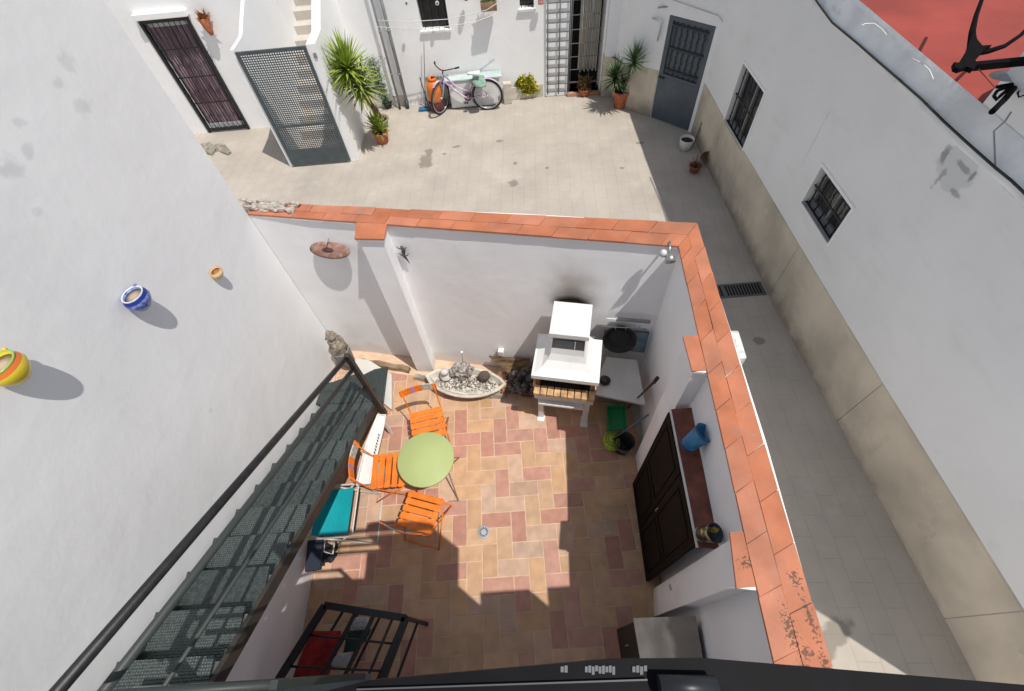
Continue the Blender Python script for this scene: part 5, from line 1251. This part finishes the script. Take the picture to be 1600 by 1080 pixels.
# stone trough with yellow bush
a = W(787, 158, 0); b = W(851, 150, 0); an = math.atan2(b.y-a.y, b.x-a.x); L = (b-a).length; c = (a+b)/2
t = thing('planter_trough', 'white stone trough with a yellow green bush against the courtyard house', 'planter', (c.x, c.y+.12, 0), an)
bm = BM(); 
for (cc, ss) in (((0, -.11, .13), (L, .03, .26)), ((0, .11, .13), (L, .03, .26)), ((-L/2+.015, 0, .13), (.03, .19, .26)), ((L/2-.015, 0, .13), (.03, .19, .26)), ((0, 0, .02), (L-.06, .19, .04))): box(bm, cc, ss)
part('trough', bm, mat('stone_trough', (.60, .55, .48), rough=.85, var=.15, scale=8, bump=.2), t, world=False)
bm = BM(); box(bm, (0, 0, .12), (L-.065, .185, .20)); part('soil', bm, SOIL, t, world=False)
bm = BM()
for k in range(2600):
    a1 = random.uniform(0, 6.28); r1 = random.random()**.5; u = .06+.24*r1*math.cos(a1); v = -.02+.16*r1*math.sin(a1); h = .22+random.uniform(.0, .26)*math.sqrt(1-r1*r1*.9)*(1+.3*math.sin(u*31)*math.cos(v*27))
    if random.random() < .10: v = -.14-random.random()*.03; h = random.uniform(.10, .24); u = random.gauss(.12, .08)
    a_ = random.uniform(0, 6.28); e_ = random.uniform(-.2, 1.3); blade(bm, (max(-L/2+.03, min(L/2, u)), v, h), (math.cos(a_)*math.cos(e_), math.sin(a_)*math.cos(e_), math.sin(e_)), random.uniform(.04, .075), .05, .3, 2, random.choice([0, 0, 0, 1]))
part('foliage', bm, [leafmat('yellow_leaf', (.62, .54, .05), (.45, .43, .04)), leafmat('yellow_leaf_green', (.22, .27, .03))], t, world=False, recalc=False)
# white pot and broken pots by the grey door
p = W(1070, 232, 0); t = thing('white_pot', 'white pot filled with dark soil at the foot of the alley wall plinth', 'pot', tuple(p)); tpot(t, p, .135, .2, m=GLAZE_W, rim=False, sl=.8)
bm = BM()
for k in range(3): tube(bm, [p+Vector((.15, .02, .0)), p+Vector((.20+.02*k, .1, .25)), p+Vector((.25, .12+.03*k, .42))], .005, 5)
solo('dry_twigs', bm, mat('dry_twig', (.20, .14, .09)), 'dry twigs leaning on the plinth behind the white pot', 'twigs')
p = W(1084, 268, 0); t = thing('clay_pot', 'small red clay pot with a withered plant beside the white pot', 'plant', tuple(p)); tpot(t, p, .10, .13, m=mat('red_clay', (.36, .10, .06), rough=.85))
bm = BM()
for k in range(60): a_ = random.uniform(0, 6.28); e_ = random.uniform(.1, 1.3); blade(bm, p+Vector((0, 0, .1)), (math.cos(a_)*math.cos(e_), math.sin(a_)*math.cos(e_), math.sin(e_)), random.uniform(.1, .24), .022, 1.1, 3)
part('foliage', bm, MATS['dry_brown_leaf'], t, recalc=False)
p = W(1094, 256, 0)+Vector((.05, .08, 0)); t = thing('clay_pot', 'tipped brown clay pot touching the plinth behind the withered plant', 'pot', tuple(p)); bm = BM(); lathe_open(bm, [(.06, 0), (.09, .15), (.10, .16), (.085, .15), (.05, .02), (.0005, .02)], c=p+Vector((0, 0, .08)), seg=22, m=Matrix.Rotation(1.0, 4, 'X')); part('pot_body', bm, mat('brown_clay', (.22, .13, .08), rough=.9), t)

# ================================================================ BICYCLE AND THINGS AT THE FAR WALL
rc = W(764, 171, 0); fc = W(688, 176, 0); hd_ = math.atan2(fc.y-rc.y, fc.x-rc.x); WB = 1.0
t = thing('bicycle', 'white and purple bicycle parked in front of a white cabinet', 'bicycle', tuple(rc), hd_)
RUB = mat('tyre_rubber', (.025, .025, .025), rough=.8); RIM = mat('alloy_rim', (.50, .50, .52), rough=.35, metal=.6, var=.1); FRAME = mat('bike_frame_white', (.66, .62, .70), rough=.3, var=.2, scale=6, col2=(.40, .22, .42)); PURP = mat('bike_purple', (.16, .04, .14), rough=.4)
R = .305
def wheel(c, steer):
    mw = Matrix.Translation(c) @ Matrix.Rotation(steer, 4, 'Z')
    bm = BM(); tube(bm, [mw @ Vector((R*math.cos(k*math.pi/24), 0, R*math.sin(k*math.pi/24))) for k in range(48)], .021, 8, closed=True); wh = part('wheel', bm, RUB, t, world=False)
    bm = BM(); tube(bm, [mw @ Vector(((R-.028)*math.cos(k*math.pi/24), 0, (R-.028)*math.sin(k*math.pi/24))) for k in range(48)], .011, 6, closed=True); part('rim', bm, RIM, wh, world=False)
    bm = BM()
    for k in range(28): a_ = k*2*math.pi/28; tube(bm, [mw @ Vector((0, .02*(-1)**k, 0)), mw @ Vector(((R-.03)*math.cos(a_), 0, (R-.03)*math.sin(a_)))], .0013, 4)
    tube(bm, [mw @ Vector((0, -.045, 0)), mw @ Vector((0, .045, 0))], .02, 10); part('spokes', bm, RIM, wh, world=False)
SW = Vector((0, 0, R)); FW = Vector((WB, 0, R)); wheel(SW, 0); wheel(FW, math.radians(60))
BB = Vector((.42, 0, .27)); ST = Vector((.28, 0, .62)); HT = Vector((.86, 0, .80)); HBm = Vector((.89, 0, .66))
bm = BM()
tube(bm, [BB, ST], .016, 10); tube(bm, [HBm, BB+Vector((.12, 0, .06)), BB], .019, 10); tube(bm, [HT-Vector((0, 0, .03)), Vector((.6, 0, .50)), BB+Vector((-.03, 0, .14))], .014, 10); tube(bm, [HT, HBm], .02, 10)
for s_ in (-1, 1): tube(bm, [BB+Vector((0, s_*.02, 0)), SW+Vector((0, s_*.06, 0))], .009, 8); tube(bm, [ST+Vector((0, s_*.01, -.06)), SW+Vector((0, s_*.06, 0))], .008, 8)
part('frame', bm, FRAME, t, world=False)
bm = BM(); ms = Matrix.Rotation(math.radians(60), 4, 'Z')
for s_ in (-1, 1): tube(bm, [HBm, HBm+Vector((.02, 0, -.05))+ms @ Vector((0, s_*.05, 0)), FW+ms @ Vector((0, s_*.05, 0))], .012, 8)
part('fork', bm, FRAME, t, world=False)
bm = BM(); tube(bm, [HT, HT+Vector((-.01, 0, .06))], .013, 8)
hc = HT+Vector((-.01, 0, .07)); tube(bm, [hc+ms @ Vector((-.16, .30, .03)), hc+ms @ Vector((-.04, .20, .03)), hc+ms @ Vector((.02, .05, 0)), hc+ms @ Vector((.02, -.05, 0)), hc+ms @ Vector((-.04, -.20, .03)), hc+ms @ Vector((-.16, -.30, .03))], .011, 8)
hb = part('handlebar', bm, BLACK, t, world=False)
for s_ in (-1, 1): bm = BM(); tube(bm, [hc+ms @ Vector((-.16, s_*.30, .03)), hc+ms @ Vector((-.09, s_*.25, .03))], .018, 8); part('grip', bm, BLACK, hb, world=False)
bm = BM(); tube(bm, [ST, ST+Vector((-.04, 0, .12))], .012, 8); part('seat_post', bm, CHROME, t, world=False)
bm = BM(); sc = ST+Vector((-.05, 0, .14)); ringz = []
for k in range(9):
    u = k/8; x = sc.x-.12+.26*u; w_ = .085*(1-u)**.8+.02; h_ = .025; ringz.append([bm.verts.new((x, -w_, sc.z)), bm.verts.new((x, -w_*.6, sc.z+h_)), bm.verts.new((x, w_*.6, sc.z+h_)), bm.verts.new((x, w_, sc.z)), bm.verts.new((x, 0, sc.z-.03))])
for a, b in zip(ringz, ringz[1:]):
    for i in range(5): bm.faces.new((a[i], a[(i+1) % 5], b[(i+1) % 5], b[i]))
bm.faces.new(ringz[0]); bm.faces.new(ringz[-1]); part('saddle', bm, WPLAST, t, world=False, smooth=True)
bm = BM(); lathe(bm, [(.085, -.004), (.085, .004)], c=BB+Vector((0, -.05, 0)), seg=24, m=Matrix.Rotation(math.pi/2, 4, 'X')); part('chainring', bm, PURP, t, world=False)
for s_, a_ in ((-1, -1.2), (1, 1.94)):
    bm = BM(); e = BB+Vector((.16*math.cos(a_), s_*.075, .16*math.sin(a_))); bar(bm, BB+Vector((0, s_*.06, 0)), e, .02, .012); cr = part('crank', bm, CHROME, t, world=False)
    bm = BM(); box(bm, e+Vector((0, s_*.045, 0)), (.08, .08, .02)); part('pedal', bm, BLACK, cr, world=False)
bm = BM(); tube(bm, [BB+Vector((-.06, -.04, 0)), Vector((.30, -.16, .02))], .008, 6); part('kickstand', bm, CHROME, t, world=False)
for (c_, st_) in ((SW, 0), (FW, 60)):
    bm = BM(); mw = Matrix.Translation(c_) @ Matrix.Rotation(math.radians(st_), 4, 'Z'); pp = [mw @ Vector(((R+.035)*math.cos(a_), 0, (R+.035)*math.sin(a_))) for a_ in [math.radians(x_) for x_ in (range(40, 150, 10) if st_ == 0 else range(60, 130, 10))]]
    for p_, q_ in zip(pp, pp[1:]): bar(bm, p_, q_, .05, .004)
    part('mudguard', bm, FRAME, t, world=False)
# gas bottle
p = W(688, 160, 0)+Vector((-.0, .12, 0)); p = Vector((W(683, 150, .2).x, 10.0, 0)); p.x = -1.42
t = thing('gas_bottle', 'orange gas bottle standing on a dark tub behind the bicycle front wheel', 'gas bottle', tuple(p))
bm = BM(); lathe(bm, [(.13, .22), (.15, .24), (.155, .30), (.155, .52), (.13, .60), (.06, .645), (.001, .65)], c=p, seg=28); part('body', bm, mat('gas_orange', (.72, .19, .03), rough=.45, var=.2, scale=8), t)
bm = BM(); lathe_open(bm, [(.08, .62), (.085, .70), (.075, .70), (.07, .63), (.0005, .63)], c=p, seg=20); part('collar', bm, MATS['gas_orange'], t)
bm = BM(); box(bm, p+Vector((0, 0, .68)), (.04, .04, .06)); box(bm, p+Vector((.05, -.02, .70)), (.06, .02, .02)); part('valve', bm, BLACK, t)
bm = BM(); lathe_open(bm, [(.13, 0), (.17, .21), (.175, .215), (.16, .21), (.12, .02), (.0005, .02)], c=p, seg=26); solo('plum_tub', bm, mat('plum_plastic', (.20, .04, .05), rough=.5), 'plum coloured tub under the orange gas bottle', 'tub')
# cabinet, glass doors
a = W(676, 176, 0); x0, x1 = -1.58, .02
t = thing('white_cabinet', 'low white cabinet with a pale glass top behind the bicycle', 'cabinet', (-.62, 10.1, 0))
fy = 9.98; zz = .62
bm = BM(); box(bm, (-.60, 10.11, .29), (1.02, .22, .54), bev=.008); part('body', bm, GLAZE_W, t)
bm = BM(); box(bm, (-.58, 10.10, .595), (1.2, .26, .03), bev=.004); part('top', bm, mat('pale_glass_green', (.50, .60, .58), rough=.15, var=.15), t)
bm = BM(); box(bm, (-.86, 9.992, .29), (.47, .012, .46), bev=.003); box(bm, (-.36, 9.992, .29), (.47, .012, .46), bev=.003); part('door', bm, STONE_W, t)
bm = BM(); box(bm, (-.60, 9.985, .50), (.06, .01, .03)); part('handle', bm, BLACK, t)
bm = BM(); box(bm, (-1.34, 10.2, .32), (.5, .05, .60)); solo('glass_sheet', bm, mat('greenish_glass', (.30, .38, .36), rough=.1, var=.1, spec=.8), 'greenish grey glass pane leaning behind the gas bottle', 'glass')
bm = BM(); box(bm, (.12, 10.08, .21), (.17, .14, .42), bev=.006); solo('white_block', bm, MATS['stone_trough'], 'pale upright block between the bicycle and the trough', 'block')
lump('green_cloth', 'faded green cloth hanging over the cabinet end by the bicycle rear wheel', 'cloth', [(742, 118), (757, 120), (760, 136), (744, 138), (738, 130)], .60, .05, mat('sage_cloth', (.24, .36, .30), rough=.95, var=.3, scale=14))
# blue mop beside
p = W(664, 172, 0); t = thing('mop', 'blue floor mop with a long grey pole leaning against the far window', 'mop', tuple(p))
bm = BM(); box(bm, p+Vector((0, 0, .03)), (.26, .12, .05), bev=.015); part('head', bm, mat('mop_blue', (.04, .16, .30), rough=.8, bump=.5), t)
bm = BM(); tube(bm, [p+Vector((.02, .02, .05)), WY(662, 56, 10.2)], .010, 8); part('pole', bm, ZINC, t)
bm = BM(); q = WY(658, 90, 10.2); tube(bm, [p+Vector((.08, .1, 0)), Vector((p.x+.02, 10.2, .62))], .012, 8); solo('short_stick', bm, DKGREY, 'short dark stick propped beside the blue mop', 'stick')
# clothes lines, hooks, laundry above the picture
t = thing('clothes_line', 'two pale clothes lines with pegs across the far wall window', 'clothes line', tuple(WY(660, 40, 9.9)))
for pts in ([(590, 32), (640, 34), (700, 30), (760, 16), (800, -10)], [(590, 42), (640, 46), (700, 41), (740, 35), (775, 22)]):
    bm = BM(); tube(bm, [WY(a_, b_, 9.9) for a_, b_ in pts], .006, 5); part('line', bm, WPLAST, t)
bm = BM(); random.seed(4)
for k in range(15): q = WY(596+k*9+random.uniform(-2, 2), (45-abs(k-7)*.4), 9.895); box(bm, q+Vector((0, 0, -.02)), (.012, .012, .05))
part('pegs', bm, WPLAST, t)
# reddish planter under the line and small red ornament
p = WY(763, 2, 10.1); t = thing('wall_planter', 'wooden wall planter with greenery at the top of the far wall', 'planter', tuple(p)); bm = BM(); box(bm, p+Vector((0, 0, -.07)), (.30, .14, .14)); part('box', bm, mat('old_planter_wood', (.30, .19, .12), rough=.9, var=.4, scale=14, bump=.4), t)
bm = BM()
for k in range(60): a_ = random.uniform(0, 6.28); blade(bm, p+Vector((random.uniform(-.13, .13), random.uniform(-.05, .05), 0)), (math.cos(a_)*.5, math.sin(a_)*.5, .8), random.uniform(.06, .12), .03, .6, 2)
part('foliage', bm, leafmat('fresh_leaf', (.10, .22, .05), (.2, .3, .08)), t, recalc=False)
p = WY(728, -4, 10.15); bm = BM(); bmesh.ops.create_uvsphere(bm, u_segments=14, v_segments=10, radius=.055, matrix=Matrix.Translation(p)); solo('red_ball', bm, mat('dark_red_glaze', (.25, .02, .03), rough=.3), 'dark red round ornament on the far wall', 'ornament', smooth=True)
p = WY(845, 1, 10.1); bm = BM(); box(bm, p, (.10, .05, .12)); solo('red_sign', bm, mat('red_sign', (.45, .05, .04), rough=.6, var=.6, scale=30, col2=(.6, .5, .45)), 'small red and white plaque left of the grilled doorway', 'plaque')
for px in (635, 683): 
    p = WY(px, 5, 10.1); t = thing('line_bracket', 'round white line pulley %s the far window' % ('left of' if px < 650 else 'in front of'), 'pulley', tuple(p)); bm = BM(); lathe(bm, [(.035, -.01), (.035, .01)], c=p, seg=16, m=Matrix.Rotation(math.pi/2, 4, 'X')); part('disc', bm, GLAZE_W, t)
    bm = BM(); lathe(bm, [(.014, -.02), (.014, .02)], c=p, seg=12, m=Matrix.Rotation(math.pi/2, 4, 'X')); part('hub', bm, BLACK, t)
# cable over the grey door, and hooks
bm = BM(); tube(bm, [along(u0+a_, -.02, z_) for a_, z_ in ((-.05, 2.05), (.3, 2.02), (.85, 1.98), (.97, 1.9), (.98, .95))], .007, 6); solo('door_cable', bm, mat('pale_grey_cable', (.52, .53, .54)), 'pale cable running round the grey door frame', 'cable')
bm = BM(); tube(bm, [along(u0-.30, -.04, 1.72), along(u0-.12, -.05, 1.72), along(u0-.10, -.05, 1.68), along(u0-.12, -.05, 1.40)], .016, 8); solo('wall_hook', bm, mat('pale_metal', (.50, .52, .55), rough=.4), 'bent pale metal bracket on the wall left of the grey door', 'bracket')
p = along(u0-.22, -.06, 1.90); bm = BM(); tube(bm, [p, p+Vector((.15, -.05, .02)), p+Vector((.22, -.1, .1))], .014, 6); solo('door_lamp_arm', bm, ZINC, 'short grey lamp arm above left of the grey door', 'bracket')
# wrought iron lamp at the terrace corner, near the camera
LZ = 3.55
def L3(px, py, z=LZ): return W(px, py, z)
q0 = L3(1680, 100)
t = thing('iron_lamp_bracket', 'black wrought iron lamp bracket over the corner of the red terrace', 'lamp bracket', (q0.x, q0.y, 3.1))
IRON = mat('wrought_iron', (.006, .005, .006), rough=.8, var=.3, scale=30, spec=.08)
bm = BM()
pl = [(1486, 104), (1487, 112), (1494, 115), (1506, 111), (1515, 115), (1522, 108), (1519, 100), (1535, 82), (1545, 77), (1530, 78), (1522, 68), (1520, 55), (1515, 60), (1508, 82), (1494, 105)]
b1 = [L3(a, b) for a, b in pl]; loft(bm, b1, [v+Vector((0, 0, .03)) for v in b1]); part('foot', bm, IRON, t)
bm = BM(); tube(bm, [L3(*p) for p in ((1518, 72), (1519, 50), (1525, 25), (1534, 0), (1545, -25))], [.028, .022, .017, .015, .014], 8); tube(bm, [L3(*p) for p in ((1528, 82), (1545, 80), (1570, 72), (1595, 55), (1630, 20))], [.024, .018, .015, .014, .014], 8); part('scroll', bm, IRON, t)
bm = BM(); bar(bm, L3(1520, 104), L3(1680, 88), .045); part('arm', bm, IRON, t)
bm = BM(); tube(bm, [L3(1529, 108), L3(1555, 137)], .004, 5); part('wire', bm, mat('rust_wire', (.25, .06, .04)), t)
bm = BM(); tube(bm, [L3(*p, 3.4) for p in ((1557, 136), (1580, 134), (1600, 122), (1625, 95), (1650, 80))], [.012, .022, .035, .04, .03], 8)
tube(bm, [L3(*p, 3.4) for p in ((1575, 136), (1558, 142), (1553, 150), (1557, 156), (1563, 150), (1574, 140))], .011, 6); tube(bm, [L3(*p, 3.4) for p in ((1584, 138), (1570, 155), (1560, 165), (1550, 175))], [.02, .02, .018, .02], 8); tube(bm, [L3(*p, 3.4) for p in ((1600, 135), (1590, 145), (1592, 152), (1602, 148), (1615, 140))], .006, 6)
part('scroll', bm, IRON, t)
bm = BM(); cc = L3(1582, 118, 3.42); lathe(bm, [(.10, -.01), (.13, 0), (.001, .03)], c=cc, seg=26, m=Matrix.Diagonal((1.25, .7, 1, 1)) @ Matrix.Rotation(0, 4, 'Z')); part('glass', bm, mat('lamp_glass', (.45, .48, .48), rough=.2), t)
bm = BM(); bar(bm, q0+Vector((0, 0, .1)), Vector((q0.x, q0.y, 3.1)), .05); part('post', bm, IRON, t)

for k, (pts, lab) in enumerate((([(312, 226), (328, 222), (337, 232), (331, 241), (318, 238)], 'flat grey stone lying on the paving before the barred door, left one'), ([(337, 228), (352, 226), (361, 237), (355, 241), (343, 236)], 'flat grey stone lying on the paving before the barred door, right one'))):
    bm = BM(); prism(bm, [tuple(W(a_, b_, .03)[:2]) for a_, b_ in pts], 0, .035); solo('flat_stone', bm, mat('flat_grey_stone', (.30, .28, .23), rough=.9, var=.4, scale=14, bump=.5), lab, 'stone', 'flat stones by the barred door')

overlay(ORANGE, (.62, .36, .16), noise_mask(26, .60, .72, .5))
overlay(LIME, (.36, .42, .20), noise_mask(5, .55, .75, .4)); overlay(LIME, (.26, .28, .16), noise_mask(40, .70, .76, .6))
overlay(STONE_W, (.52, .49, .45), noise_mask(4, .54, .75, .5)); overlay(STONE_W, (.30, .27, .24), noise_mask(22, .68, .76, .5))
